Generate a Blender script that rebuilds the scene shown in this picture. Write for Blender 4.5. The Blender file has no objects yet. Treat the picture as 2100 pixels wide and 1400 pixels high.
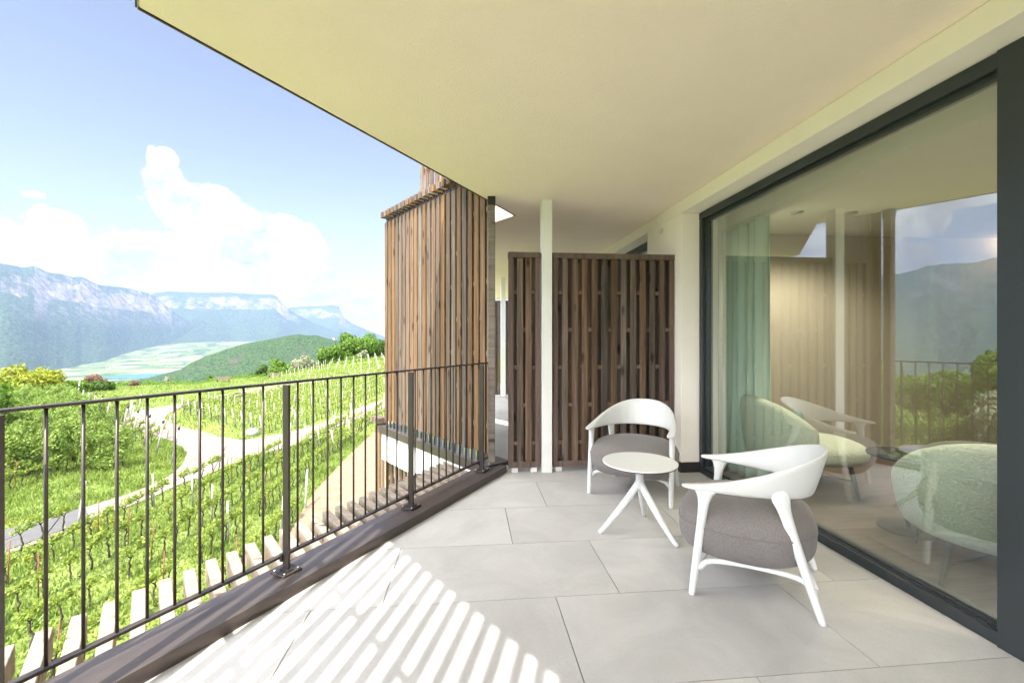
import bpy, bmesh, math, random
import numpy as np
from mathutils import Vector, Matrix
R = math.radians
random.seed(7); rng = np.random.default_rng(7)
scene = bpy.context.scene
C = scene.collection
# ---------------------------------------------------------------- frame of reference
F, H, YAW = 912.0, 1.315, R(5.5)
SA, CA = math.sin(YAW), math.cos(YAW)
U = (math.sin(R(32.4)), math.cos(R(32.4)))          # direction of the railing edge
N = (-U[1], U[0])                                   # outward from the railing edge
V = (-math.sin(R(33.9)), math.cos(R(33.9)))         # direction of the slatted screens and beams
M = (V[1], -V[0])                                   # normal of that direction
PER = 5.62                                          # the balconies repeat along the facade
EDGE = (0.366, 4.346)                               # inner end of the kerb
def edge(t, d=0.0): return (EDGE[0] + t*U[0] + d*N[0], EDGE[1] + t*U[1] + d*N[1])
def ms(m, s): return (m*M[0] + s*V[0], m*M[1] + s*V[1])
def ray(px, py):
    xc = (px-1050)/F
    return (SA + xc*CA, CA - xc*SA, (693-py)/F)
def azdeg(px): return math.degrees(math.atan((px-1050)/F)) + 5.5

# ---------------------------------------------------------------- helpers
def tag(o, label=None, cat=None, group=None, kind=None):
    if label: o['label'] = label
    if cat: o['category'] = cat
    if group: o['group'] = group
    if kind: o['kind'] = kind
    return o
def empty(name, loc=(0,0,0), rz=0.0):
    o = bpy.data.objects.new(name, None); C.objects.link(o)
    o.location = loc; o.rotation_euler = (0,0,rz); o.empty_display_size = 0.1
    return o
def copy_tree(o, parent=None):
    c = o.copy(); C.objects.link(c)
    if parent: c.parent = parent
    for ch in o.children: copy_tree(ch, c)
    return c
class MB:
    def __init__(s): s.v = []; s.f = []; s.sm = []
    def add(s, vs, fs, smooth=False):
        b = len(s.v); s.v += [tuple(p) for p in vs]
        s.f += [tuple(i+b for i in f) for f in fs]; s.sm += [smooth]*len(fs); return s
    def box(s, x0, x1, y0, y1, z0, z1):
        return s.add([(x0,y0,z0),(x1,y0,z0),(x1,y1,z0),(x0,y1,z0),(x0,y0,z1),(x1,y0,z1),(x1,y1,z1),(x0,y1,z1)],
            [(0,3,2,1),(4,5,6,7),(0,1,5,4),(1,2,6,5),(2,3,7,6),(3,0,4,7)])
    def obox(s, c, d, l, w, z0, z1):
        # box centred at c, long side l along unit direction d, side w across
        e = (-d[1], d[0]); q = []
        for z in (z0, z1):
            for a, b in ((-1,-1),(1,-1),(1,1),(-1,1)):
                q.append((c[0]+a*l/2*d[0]+b*w/2*e[0], c[1]+a*l/2*d[1]+b*w/2*e[1], z))
        return s.add(q, [(0,3,2,1),(4,5,6,7),(0,1,5,4),(1,2,6,5),(2,3,7,6),(3,0,4,7)])
    def prism(s, poly, z0, z1):
        a = sum(poly[i][0]*poly[(i+1)%len(poly)][1]-poly[(i+1)%len(poly)][0]*poly[i][1] for i in range(len(poly)))
        if a < 0: poly = poly[::-1]
        n = len(poly)
        return s.add([(p[0],p[1],z0) for p in poly]+[(p[0],p[1],z1) for p in poly],
            [tuple(range(n))[::-1], tuple(range(n,2*n))] + [(i,(i+1)%n,n+(i+1)%n,n+i) for i in range(n)])
    def tube(s, pts, rad, n=8, cap=True, ell=None, smooth=True):
        pts = [Vector(p) for p in pts]; m = len(pts)
        if not hasattr(rad, '__len__'): rad = [rad]*m
        vs = []; up = None
        for i, p in enumerate(pts):
            t = (pts[min(i+1,m-1)]-pts[max(i-1,0)]).normalized()
            if up is None: up = Vector((0,0,1)) if abs(t.z) < .9 else Vector((1,0,0))
            a = (up - t*up.dot(t)).normalized(); b = t.cross(a); up = a
            for k in range(n):
                th = 2*math.pi*k/n
                e = 1.0 if ell is None else ell
                vs.append(p + a*(rad[i]*math.cos(th)) + b*(rad[i]*e*math.sin(th)))
        fs = [(i*n+k, i*n+(k+1)%n, (i+1)*n+(k+1)%n, (i+1)*n+k) for i in range(m-1) for k in range(n)]
        if cap: fs += [tuple(range(n))[::-1], tuple(range((m-1)*n, m*n))]
        return s.add(vs, fs, smooth)
    def grid(s, fn, nu, nv, closeu=False, smooth=True):
        vs = [fn(i/(nu if closeu else nu-1), j/(nv-1)) for j in range(nv) for i in range(nu)]
        fs = []
        for j in range(nv-1):
            for i in range(nu if closeu else nu-1):
                i2 = (i+1) % nu
                fs.append((j*nu+i, j*nu+i2, (j+1)*nu+i2, (j+1)*nu+i))
        return s.add(vs, fs, smooth)
    def build(s, name, mat, parent=None, bevel=0, sub=0, segs=2):
        me = bpy.data.meshes.new(name); me.from_pydata(s.v, [], s.f); me.update()
        me.polygons.foreach_set('use_smooth', s.sm)
        me.materials.append(mat)
        o = bpy.data.objects.new(name, me); C.objects.link(o)
        if parent: o.parent = parent
        if bevel:
            b = o.modifiers.new('bevel', 'BEVEL'); b.width = bevel; b.segments = segs; b.limit_method = 'ANGLE'
        if sub:
            m_ = o.modifiers.new('sub', 'SUBSURF'); m_.levels = sub; m_.render_levels = sub
        return o
def npmesh(name, verts, k, mat, parent=None, idx=None, smooth=False):
    """verts: (n,3); k corners per face taken in order, or idx (f,k)"""
    me = bpy.data.meshes.new(name); verts = np.asarray(verts, dtype=np.float32)
    n = len(verts); me.vertices.add(n); me.vertices.foreach_set('co', verts.ravel())
    if idx is None: idx = np.arange(n, dtype=np.int32).reshape(-1, k)
    idx = np.asarray(idx, dtype=np.int32); nf = len(idx)
    me.loops.add(nf*k); me.loops.foreach_set('vertex_index', idx.ravel())
    me.polygons.add(nf); me.polygons.foreach_set('loop_start', np.arange(nf, dtype=np.int32)*k)
    try: me.polygons.foreach_set('loop_total', np.full(nf, k, dtype=np.int32))
    except Exception: pass
    if smooth: me.polygons.foreach_set('use_smooth', np.ones(nf, dtype=bool))
    me.materials.append(mat); me.update(calc_edges=True); me.validate()
    o = bpy.data.objects.new(name, me); C.objects.link(o)
    if parent: o.parent = parent
    return o
def ss(x, a, b):
    t = np.clip((np.asarray(x, float)-a)/(b-a), 0, 1); return t*t*(3-2*t)
_T = rng.random((256,256))
def vnoise(x, y):
    x = np.asarray(x, float); y = np.asarray(y, float)
    xi = np.floor(x).astype(int); yi = np.floor(y).astype(int); fx = x-xi; fy = y-yi
    fx = fx*fx*(3-2*fx); fy = fy*fy*(3-2*fy)
    a = _T[xi & 255, yi & 255]; b = _T[(xi+1) & 255, yi & 255]
    c = _T[xi & 255, (yi+1) & 255]; d = _T[(xi+1) & 255, (yi+1) & 255]
    return (a*(1-fx)+b*fx)*(1-fy)+(c*(1-fx)+d*fx)*fy
def fbm(x, y, o=5, ridged=False):
    s = 0; a = .5; n = 0
    for k in range(o):
        q = vnoise(x*2**k+17.3*k, y*2**k+9.1*k)
        if ridged: q = 1-abs(2*q-1)
        s = s+a*q; n += a; a *= .5
    return s/n

# ---------------------------------------------------------------- materials
def mat(name):
    m = bpy.data.materials.new(name); m.use_nodes = True
    nt = m.node_tree; b = nt.nodes['Principled BSDF']; return m, nt, b
def nd(nt, t, **kw):
    n = nt.nodes.new(t)
    for k, v in kw.items():
        if k in ('inputs',):
            for kk, vv in v.items(): n.inputs[kk].default_value = vv
        else: setattr(n, k, v)
    return n
def ramp(nt, fac, stops):
    r = nt.nodes.new('ShaderNodeValToRGB'); e = r.color_ramp.elements
    while len(e) > 1: e.remove(e[-1])
    e[0].position = stops[0][0]; e[0].color = (*stops[0][1], 1)
    for p, c in stops[1:]:
        x = e.new(p); x.color = (*c, 1)
    nt.links.new(fac, r.inputs['Fac']); return r
def noise(nt, coord, scale, detail=4, rough=.5, dist=0):
    n = nd(nt, 'ShaderNodeTexNoise'); n.inputs['Scale'].default_value = scale
    n.inputs['Detail'].default_value = detail; n.inputs['Roughness'].default_value = rough
    n.inputs['Distortion'].default_value = dist
    nt.links.new(coord, n.inputs['Vector']); return n
def coords(nt, scale=(1,1,1), kind='Object'):
    tc = nd(nt, 'ShaderNodeTexCoord'); mp = nd(nt, 'ShaderNodeMapping'); mp.inputs['Scale'].default_value = scale
    nt.links.new(tc.outputs[kind], mp.inputs['Vector']); return mp.outputs['Vector']
def bump(nt, b, h, strength, dist=.002):
    bp = nd(nt, 'ShaderNodeBump'); bp.inputs['Strength'].default_value = strength; bp.inputs['Distance'].default_value = dist
    nt.links.new(h, bp.inputs['Height']); nt.links.new(bp.outputs['Normal'], b.inputs['Normal'])
def simple(name, c1, c2=None, scale=5, rough=.5, metal=0, bscale=0, bstr=.3, bdist=.002, spec=.5, kind='Object'):
    m, nt, b = mat(name); b.inputs['Roughness'].default_value = rough; b.inputs['Metallic'].default_value = metal
    b.inputs['Specular IOR Level'].default_value = spec
    co = coords(nt, kind=kind)
    if c2 is None: c2 = tuple(x*.88 for x in c1)
    n = noise(nt, co, scale, 5, .6)
    r = ramp(nt, n.outputs['Fac'], [(.3, c2), (.7, c1)]); nt.links.new(r.outputs['Color'], b.inputs['Base Color'])
    if bscale:
        n2 = noise(nt, co, bscale, 4, .6); bump(nt, b, n2.outputs['Fac'], bstr, bdist)
    return m
def wood(name, dark, mid, light, horiz=None, rough=.72, knots=True, vary=.5):
    m, nt, b = mat(name); b.inputs['Roughness'].default_value = rough; b.inputs['Specular IOR Level'].default_value = .3
    g = nd(nt, 'ShaderNodeNewGeometry'); tc = nd(nt, 'ShaderNodeTexCoord')
    # every board takes its own place in the grain
    cx = nd(nt, 'ShaderNodeCombineXYZ'); mu = nd(nt, 'ShaderNodeMath', operation='MULTIPLY'); mu.inputs[1].default_value = 37
    nt.links.new(g.outputs['Random Per Island'], mu.inputs[0])
    for i in range(3): nt.links.new(mu.outputs[0], cx.inputs[i])
    ad = nd(nt, 'ShaderNodeVectorMath', operation='ADD'); nt.links.new(tc.outputs['Object'], ad.inputs[0]); nt.links.new(cx.outputs[0], ad.inputs[1])
    mp = nd(nt, 'ShaderNodeMapping'); mp.inputs['Scale'].default_value = (30,30,1.1) if horiz is None else (1,1,1)
    if horiz is not None:
        mp.inputs['Rotation'].default_value = (0,0,-horiz); mp.inputs['Scale'].default_value = (2.0,34,34)
    nt.links.new(ad.outputs[0], mp.inputs['Vector'])
    n1 = noise(nt, mp.outputs[0], 1.0, 6, .65, .6)
    r = ramp(nt, n1.outputs['Fac'], [(.25, dark), (.5, mid), (.78, light)])
    # knots: rare dark spots
    out = r.outputs['Color']
    if knots:
        mk = nd(nt, 'ShaderNodeMapping'); mk.inputs['Scale'].default_value = (9,9,3.2) if horiz is None else (3.2,9,9)
        nt.links.new(ad.outputs[0], mk.inputs['Vector'])
        vo = nd(nt, 'ShaderNodeTexVoronoi'); vo.inputs['Scale'].default_value = 1.0; nt.links.new(mk.outputs[0], vo.inputs['Vector'])
        kr = ramp(nt, vo.outputs['Distance'], [(.0, (.10,.08,.07)), (.12, (.26,.21,.18)), (.23, (1,1,1))])
        mx = nd(nt, 'ShaderNodeMix', data_type='RGBA', blend_type='MULTIPLY'); mx.inputs[0].default_value = .85
        nt.links.new(out, mx.inputs[6]); nt.links.new(kr.outputs['Color'], mx.inputs[7]); out = mx.outputs[2]
    hs = nd(nt, 'ShaderNodeHueSaturation')
    mr = nd(nt, 'ShaderNodeMapRange'); mr.inputs[3].default_value = 1-vary; mr.inputs[4].default_value = 1+vary
    nt.links.new(g.outputs['Random Per Island'], mr.inputs[0]); nt.links.new(mr.outputs[0], hs.inputs['Value'])
    mul = nd(nt, 'ShaderNodeMath', operation='MULTIPLY'); mul.inputs[1].default_value = 7.31
    fr = nd(nt, 'ShaderNodeMath', operation='FRACT'); nt.links.new(g.outputs['Random Per Island'], mul.inputs[0]); nt.links.new(mul.outputs[0], fr.inputs[0])
    m2 = nd(nt, 'ShaderNodeMapRange'); m2.inputs[3].default_value = .55; m2.inputs[4].default_value = 1.15
    nt.links.new(fr.outputs[0], m2.inputs[0]); nt.links.new(m2.outputs[0], hs.inputs['Saturation'])
    nt.links.new(out, hs.inputs['Color']); nt.links.new(hs.outputs[0], b.inputs['Base Color'])
    bump(nt, b, n1.outputs['Fac'], .35, .002)
    return m
def leafmat(name, c1, c2, c3=None, trans=.45, rough=.55):
    m, nt, b = mat(name); b.inputs['Roughness'].default_value = rough; b.inputs['Specular IOR Level'].default_value = .35
    g = nd(nt, 'ShaderNodeNewGeometry')
    co = coords(nt); n = noise(nt, co, .9, 2, .5)
    ad = nd(nt, 'ShaderNodeMath', operation='ADD'); nt.links.new(g.outputs['Random Per Island'], ad.inputs[0]); nt.links.new(n.outputs['Fac'], ad.inputs[1])
    hf = nd(nt, 'ShaderNodeMath', operation='MULTIPLY'); hf.inputs[1].default_value = .5; nt.links.new(ad.outputs[0], hf.inputs[0])
    st = [(.25, c1), (.75, c2)] + ([(.86, c3)] if c3 else [])
    r = ramp(nt, hf.outputs[0], st); nt.links.new(r.outputs['Color'], b.inputs['Base Color'])
    tr = nd(nt, 'ShaderNodeBsdfTranslucent'); nt.links.new(r.outputs['Color'], tr.inputs['Color'])
    mx = nd(nt, 'ShaderNodeMixShader'); mx.inputs[0].default_value = trans
    nt.links.new(b.outputs[0], mx.inputs[1]); nt.links.new(tr.outputs[0], mx.inputs[2])
    nt.links.new(mx.outputs[0], nt.nodes['Material Output'].inputs['Surface']); return m

K = {}
K['tile'] = None
def tile_mat():
    m, nt, b = mat('porcelain tile'); b.inputs['Roughness'].default_value = .55; b.inputs['Specular IOR Level'].default_value = .4
    co = coords(nt); g = nd(nt, 'ShaderNodeNewGeometry')
    mu = nd(nt, 'ShaderNodeMath', operation='MULTIPLY'); mu.inputs[1].default_value = 19
    nt.links.new(g.outputs['Random Per Island'], mu.inputs[0])
    ad = nd(nt, 'ShaderNodeVectorMath', operation='ADD'); nt.links.new(co, ad.inputs[0]); nt.links.new(mu.outputs[0], ad.inputs[1])
    n1 = noise(nt, ad.outputs[0], 2.2, 7, .62, .8); n2 = noise(nt, ad.outputs[0], 160, 3, .6); n3 = noise(nt, ad.outputs[0], 45, 4, .6)
    r1 = ramp(nt, n1.outputs['Fac'], [(.28, (.42,.40,.375)), (.52, (.49,.47,.445)), (.72, (.545,.525,.50))])
    r2 = ramp(nt, n2.outputs['Fac'], [(.3, (.82,.82,.82)), (.7, (1.0,1.0,1.0))])
    mx = nd(nt, 'ShaderNodeMix', data_type='RGBA', blend_type='MULTIPLY'); mx.inputs[0].default_value = .7
    nt.links.new(r1.outputs[0], mx.inputs[6]); nt.links.new(r2.outputs[0], mx.inputs[7])
    hs = nd(nt, 'ShaderNodeHueSaturation'); mr = nd(nt, 'ShaderNodeMapRange'); mr.inputs[3].default_value = .92; mr.inputs[4].default_value = 1.06
    nt.links.new(g.outputs['Random Per Island'], mr.inputs[0]); nt.links.new(mr.outputs[0], hs.inputs['Value'])
    nt.links.new(mx.outputs[2], hs.inputs['Color']); nt.links.new(hs.outputs[0], b.inputs['Base Color'])
    bump(nt, b, n3.outputs['Fac'], .25, .0015); return m
K['tile'] = tile_mat()
K['joint'] = simple('dark joint', (.03,.028,.026), rough=.9)
K['ceil'] = simple('cream ceiling plaster', (.93,.795,.70), (.90,.77,.675), 3, .9, bscale=75, bstr=.8, bdist=.006, spec=.2)
K['wall'] = simple('off white plaster', (.90,.835,.75), (.87,.80,.72), 4, .9, bscale=140, bstr=.55, bdist=.003, spec=.2)
K['white'] = simple('white painted metal', (.78,.77,.73), (.75,.74,.70), 4, .5)
K['parapet'] = simple('white render', (.82,.82,.80), (.78,.78,.76), 3, .85, bscale=120, bstr=.3)
K['brown'] = simple('brown coated sheet', (.095,.076,.068), (.080,.064,.058), 6, .38, metal=.45, bscale=400, bstr=.05)
K['rail'] = simple('bronze coated steel', (.058,.047,.042), (.048,.039,.035), 8, .42, metal=.4)
K['anth'] = simple('anthracite aluminium', (.05,.058,.062), (.043,.05,.054), 300, .42, metal=.4, bscale=700, bstr=.15)
K['black'] = simple('black skirting', (.025,.022,.021), rough=.45)
K['steel'] = simple('steel', (.5,.5,.48), rough=.3, metal=1)
K['tower'] = wood('larch boards', (.045,.026,.014), (.120,.072,.039), (.225,.145,.083), vary=.28)
K['screen'] = wood('weathered boards', (.034,.021,.014), (.105,.068,.046), (.22,.155,.108), vary=.36)
K['frame'] = wood('brown timber frame', (.06,.03,.018), (.14,.072,.045), (.19,.11,.07), vary=.15, knots=False)
K['spacer'] = wood('spacer blocks', (.09,.048,.028), (.17,.095,.06), (.22,.13,.09), vary=.2, knots=False)
K['beam'] = wood('timber beams', (.11,.08,.055), (.20,.15,.105), (.27,.21,.155), horiz=math.atan2(V[1], V[0]), vary=.18)
K['shell'] = simple('white moulded plastic', (.66,.66,.645), (.645,.645,.63), 6, .38, spec=.45)
def cushion_mat():
    m, nt, b = mat('taupe fabric'); b.inputs['Roughness'].default_value = .95; b.inputs['Specular IOR Level'].default_value = .15
    co = coords(nt); n1 = noise(nt, co, 260, 2, .7); n2 = noise(nt, co, 3, 3, .5); n3 = noise(nt, coords(nt, (60,60,600)), 3, 2, .6)
    r = ramp(nt, n1.outputs['Fac'], [(.3, (.115,.102,.098)), (.7, (.24,.215,.205))])
    r2 = ramp(nt, n2.outputs['Fac'], [(.3, (.88,.88,.88)), (.7, (1.06,1.06,1.06))])
    mx = nd(nt, 'ShaderNodeMix', data_type='RGBA', blend_type='MULTIPLY'); mx.inputs[0].default_value = 1
    nt.links.new(r.outputs[0], mx.inputs[6]); nt.links.new(r2.outputs[0], mx.inputs[7]); nt.links.new(mx.outputs[2], b.inputs['Base Color'])
    b.inputs['Sheen Weight'].default_value = .15
    bump(nt, b, n1.outputs['Fac'], .5, .002); return m
K['cushion'] = cushion_mat()
K['boucle'] = simple('pale green boucle', (.66,.71,.60), (.52,.58,.47), 60, .95, bscale=70, bstr=1.0, bdist=.014, spec=.1)
K['pillow'] = simple('sage cushion', (.17,.26,.2), (.13,.2,.16), 80, .95, bscale=90, bstr=.6, bdist=.006)
K['curtain'] = simple('sage curtain', (.60,.72,.63), (.57,.69,.60), 40, .9, bscale=300, bstr=.2)
K['darkmetal'] = simple('dark metal', (.05,.055,.06), rough=.4, metal=.5)
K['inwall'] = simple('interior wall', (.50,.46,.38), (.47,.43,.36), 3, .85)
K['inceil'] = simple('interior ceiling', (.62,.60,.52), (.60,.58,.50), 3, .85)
K['infloor'] = wood('walnut floor', (.07,.045,.035), (.14,.09,.07), (.20,.14,.11), horiz=R(8), vary=.15, knots=False, rough=.4)
def glass_mat():
    m, nt, b = mat('window glass'); nt.nodes.remove(b)
    tr = nd(nt, 'ShaderNodeBsdfTransparent'); tr.inputs['Color'].default_value = (.92,.95,.92,1)
    gl = nd(nt, 'ShaderNodeBsdfGlossy'); gl.inputs['Roughness'].default_value = 0.0; gl.inputs['Color'].default_value = (.95,.98,1,1)
    lw = nd(nt, 'ShaderNodeLayerWeight'); lw.inputs['Blend'].default_value = .5
    pw = nd(nt, 'ShaderNodeMath', operation='POWER'); pw.inputs[1].default_value = 5; nt.links.new(lw.outputs['Facing'], pw.inputs[0])
    fr = nd(nt, 'ShaderNodeMath', operation='MULTIPLY_ADD'); fr.inputs[1].default_value = .80; fr.inputs[2].default_value = .195; nt.links.new(pw.outputs[0], fr.inputs[0])
    mx = nd(nt, 'ShaderNodeMixShader'); nt.links.new(fr.outputs[0], mx.inputs[0])
    nt.links.new(tr.outputs[0], mx.inputs[1]); nt.links.new(gl.outputs[0], mx.inputs[2])
    # only a large ripple, as in real panes
    co = coords(nt, (1,1,1)); n = noise(nt, co, .8, 1, .5); bp = nd(nt, 'ShaderNodeBump'); bp.inputs['Strength'].default_value = .02; bp.inputs['Distance'].default_value = .01
    nt.links.new(n.outputs['Fac'], bp.inputs['Height']); nt.links.new(bp.outputs[0], gl.inputs['Normal'])
    nt.links.new(mx.outputs[0], nt.nodes['Material Output'].inputs['Surface']); return m
K['glass'] = glass_mat()

def ground_mat():
    m, nt, b = mat('meadow and valley'); b.inputs['Roughness'].default_value = .9; b.inputs['Specular IOR Level'].default_value = .1
    tc = nd(nt, 'ShaderNodeTexCoord'); co = tc.outputs['Object']
    n1 = noise(nt, co, .12, 6, .65); n2 = noise(nt, co, 2.2, 6, .7); n3 = noise(nt, co, .35, 4, .6)
    grass = ramp(nt, n2.outputs['Fac'], [(.3, (.075,.105,.022)), (.5, (.12,.16,.038)), (.72, (.19,.215,.07))])
    dry = ramp(nt, n1.outputs['Fac'], [(.48, (0,0,0)), (.66, (1,1,1))])
    mx = nd(nt, 'ShaderNodeMix', data_type='RGBA'); mx.inputs[7].default_value = (.17,.18,.045,1)
    sc = nd(nt, 'ShaderNodeMath', operation='MULTIPLY'); sc.inputs[1].default_value = .5; nt.links.new(dry.outputs[0], sc.inputs[0])
    nt.links.new(sc.outputs[0], mx.inputs[0]); nt.links.new(grass.outputs[0], mx.inputs[6])
    # valley fields, far away
    sp = nd(nt, 'ShaderNodeVectorMath', operation='LENGTH'); nt.links.new(co, sp.inputs[0])
    far = nd(nt, 'ShaderNodeMapRange'); far.inputs[1].default_value = 160; far.inputs[2].default_value = 400; nt.links.new(sp.outputs['Value'], far.inputs[0])
    mp = nd(nt, 'ShaderNodeMapping'); mp.inputs['Scale'].default_value = (1,1,0); mp.inputs['Rotation'].default_value = (0,0,R(35)); nt.links.new(co, mp.inputs[0])
    vo = nd(nt, 'ShaderNodeTexVoronoi'); vo.inputs['Scale'].default_value = .0055; nt.links.new(mp.outputs[0], vo.inputs['Vector'])
    sx = nd(nt, 'ShaderNodeSeparateColor'); nt.links.new(vo.outputs['Color'], sx.inputs[0])
    fields = ramp(nt, sx.outputs[0], [(.1, (.05,.09,.03)), (.35, (.11,.15,.05)), (.6, (.15,.17,.075)), (.8, (.21,.21,.13)), (.95, (.03,.055,.02))])
    n4 = noise(nt, co, .02, 5, .7); tr = ramp(nt, n4.outputs['Fac'], [(.55, (1,1,1)), (.62, (.25,.35,.25))])
    mf = nd(nt, 'ShaderNodeMix', data_type='RGBA', blend_type='MULTIPLY'); mf.inputs[0].default_value = 1
    nt.links.new(fields.outputs[0], mf.inputs[6]); nt.links.new(tr.outputs[0], mf.inputs[7])
    m2 = nd(nt, 'ShaderNodeMix', data_type='RGBA'); nt.links.new(far.outputs[0], m2.inputs[0])
    nt.links.new(mx.outputs[2], m2.inputs[6]); nt.links.new(mf.outputs[2], m2.inputs[7])
    nt.links.new(m2.outputs[2], b.inputs['Base Color'])
    return m
K['ground'] = ground_mat()
K['gravel'] = simple('pale gravel road', (.225,.195,.16), (.15,.128,.105), .7, .95, bscale=30, bstr=.3, spec=.1)
K['asphalt'] = simple('asphalt', (.085,.083,.083), (.065,.063,.064), 2, .85, bscale=60, bstr=.3)
K['soil'] = simple('sandy soil', (.235,.175,.12), (.165,.12,.078), 1.3, .95, bscale=6, bstr=.5, bdist=.03, spec=.1)
K['concrete'] = simple('pale concrete', (.34,.33,.31), (.26,.25,.23), 6, .8)
K['rust'] = simple('rusty steel', (.20,.06,.035), (.13,.045,.03), 9, .8)
K['wire'] = simple('black hose', (.05,.07,.05), rough=.6)
K['bark'] = simple('dark bark', (.06,.045,.035), (.035,.028,.022), 20, .95, bscale=40, bstr=.6, bdist=.01)
K['vine'] = leafmat('vine leaves', (0.161,0.233,0.032), (0.302,0.360,0.062), (0.422,0.413,0.123))
K['apple'] = leafmat('apple leaves', (0.107,0.180,0.029), (0.251,0.338,0.065), (0.403,0.428,0.181))
K['green'] = leafmat('tree leaves', (0.058,0.134,0.009), (0.159,0.267,0.026), (0.235,0.335,0.042))
K['dark'] = leafmat('dark leaves', (0.033,0.080,0.011), (0.102,0.186,0.022), (0.158,0.241,0.038))
K['gold'] = leafmat('golden leaves', (.16,.20,.015), (.33,.35,.03), (.42,.40,.05))
K['rusty'] = leafmat('reddish leaves', (0.149,0.081,0.043), (0.236,0.136,0.081), (0.260,0.186,0.124))
K['bloom'] = leafmat('blossom leaves', (0.136,0.174,0.062), (0.322,0.322,0.223), (0.422,0.409,0.335), trans=.3)
K['grass'] = leafmat('grass blades', (0.101,0.163,0.022), (0.219,0.294,0.057), (0.354,0.372,0.113), trans=.4)
K['yellow'] = leafmat('yellow flowers', (0.372,0.260,0.012), (0.465,0.341,0.019))
def mountain_mat(name, forest1, forest2, rock1, rock2, lo, hi, nscale=.004, zr=(150, 520)):
    m, nt, b = mat(name); b.inputs['Roughness'].default_value = .95; b.inputs['Specular IOR Level'].default_value = .05
    tc = nd(nt, 'ShaderNodeTexCoord'); co = tc.outputs['Object']; g = nd(nt, 'ShaderNodeNewGeometry')
    sp = nd(nt, 'ShaderNodeSeparateXYZ'); nt.links.new(g.outputs['Normal'], sp.inputs[0])
    n1 = noise(nt, co, nscale, 8, .7); n2 = noise(nt, co, nscale*9, 6, .75)
    st = nd(nt, 'ShaderNodeMapping'); st.inputs['Scale'].default_value = (1,1,.22); nt.links.new(co, st.inputs[0])
    n3 = noise(nt, st.outputs[0], nscale*3.2, 7, .75)
    f = ramp(nt, n2.outputs['Fac'], [(.42, forest1), (.58, forest2)])
    rk = ramp(nt, n3.outputs['Fac'], [(.40, rock1), (.60, rock2)])
    a = nd(nt, 'ShaderNodeMath', operation='SUBTRACT'); nt.links.new(n1.outputs['Fac'], a.inputs[0]); a.inputs[1].default_value = .5
    a2 = nd(nt, 'ShaderNodeMath', operation='MULTIPLY_ADD'); a2.inputs[1].default_value = -.9
    nt.links.new(a.outputs[0], a2.inputs[0]); nt.links.new(sp.outputs[2], a2.inputs[2])
    mr = nd(nt, 'ShaderNodeMapRange'); mr.inputs[1].default_value = hi; mr.inputs[2].default_value = lo
    nt.links.new(a2.outputs[0], mr.inputs[0])
    sz = nd(nt, 'ShaderNodeSeparateXYZ'); nt.links.new(co, sz.inputs[0])
    hr = nd(nt, 'ShaderNodeMapRange'); hr.inputs[1].default_value = zr[0]; hr.inputs[2].default_value = zr[1]
    nt.links.new(sz.outputs[2], hr.inputs[0])
    mk = nd(nt, 'ShaderNodeMath', operation='MULTIPLY'); nt.links.new(mr.outputs[0], mk.inputs[0]); nt.links.new(hr.outputs[0], mk.inputs[1]); mr = mk
    mx = nd(nt, 'ShaderNodeMix', data_type='RGBA'); nt.links.new(mr.outputs[0], mx.inputs[0])
    nt.links.new(f.outputs[0], mx.inputs[6]); nt.links.new(rk.outputs[0], mx.inputs[7])
    nt.links.new(mx.outputs[2], b.inputs['Base Color']); 
    bp = nd(nt, 'ShaderNodeBump'); bp.inputs['Strength'].default_value = .8; bp.inputs['Distance'].default_value = 50
    nt.links.new(n2.outputs['Fac'], bp.inputs['Height']); nt.links.new(bp.outputs[0], b.inputs['Normal'])
    return m
K['mtn'] = mountain_mat('forested limestone', (.018,.038,.018), (.085,.13,.055), (.10,.09,.085), (.38,.345,.31), .62, .80)
K['hill'] = mountain_mat('wooded porphyry hill', (.02,.05,.012), (.09,.15,.035), (.06,.045,.04), (.20,.15,.135),   .64, .77, .012, zr=(-260, -120))
K['snow'] = simple('distant snow peaks', (.55,.57,.62), (.12,.15,.2), .0015, .9)
K['lake'] = simple('turquoise lake', (.04,.15,.17), (.035,.13,.155), .01, .25)

# ---------------------------------------------------------------- terrain
_az = np.array([-180,-90,-60,-43.5,-35.8,-30,-26.5,-20.8,-9.8,0,60,180.])
_rr = np.array([140,120,104,104,113,109,118,122,122,130,140,140.])
_vz = lambda az, r: -290 + 225*ss(r, 5200, 9000)*ss(az, -41, -29)
def zg(x, y):
    x = np.asarray(x, float); y = np.asarray(y, float)
    r = np.hypot(x, y); az = np.degrees(np.arctan2(x, y))
    Z = y*CA + x*SA; Xc = x*CA - y*SA
    q = 1050 + F*Xc/np.maximum(Z, 1)
    near = -7.685 + 3.3*ss(q, 540, 800)*ss(Z, 48, 112)*(Z > 0)
    rim = np.interp(az, _az, _rr)
    d = np.maximum(r-rim, 0)
    z = near - .55*(np.sqrt(d*d+9)-3) * 1.0
    v = _vz(az, r) + 2.5*(fbm(x/300, y/300, 3)-.5)
    return np.maximum(z, v)
def G(px, py, up=0.0):
    dx, dy, dz = ray(px, py)
    t = np.linspace(4, 200, 4000); z = H+dz*t
    hit = np.nonzero(z <= zg(dx*t, dy*t)+up)[0]
    k = hit[0] if len(hit) else -1
    return (dx*t[k], dy*t[k], float(zg(dx*t[k], dy*t[k])))
azs = np.radians(np.concatenate([np.arange(-180,-75,5.), np.arange(-75,20,.4), np.arange(20,181,5.)]))
rs = np.concatenate([[.5, 3], np.arange(6, 140, 1.6), 140*np.exp(np.arange(0, 5.4, .028))])
AZ, RR = np.meshgrid(azs, rs); XX = RR*np.sin(AZ); YY = RR*np.cos(AZ)
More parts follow.
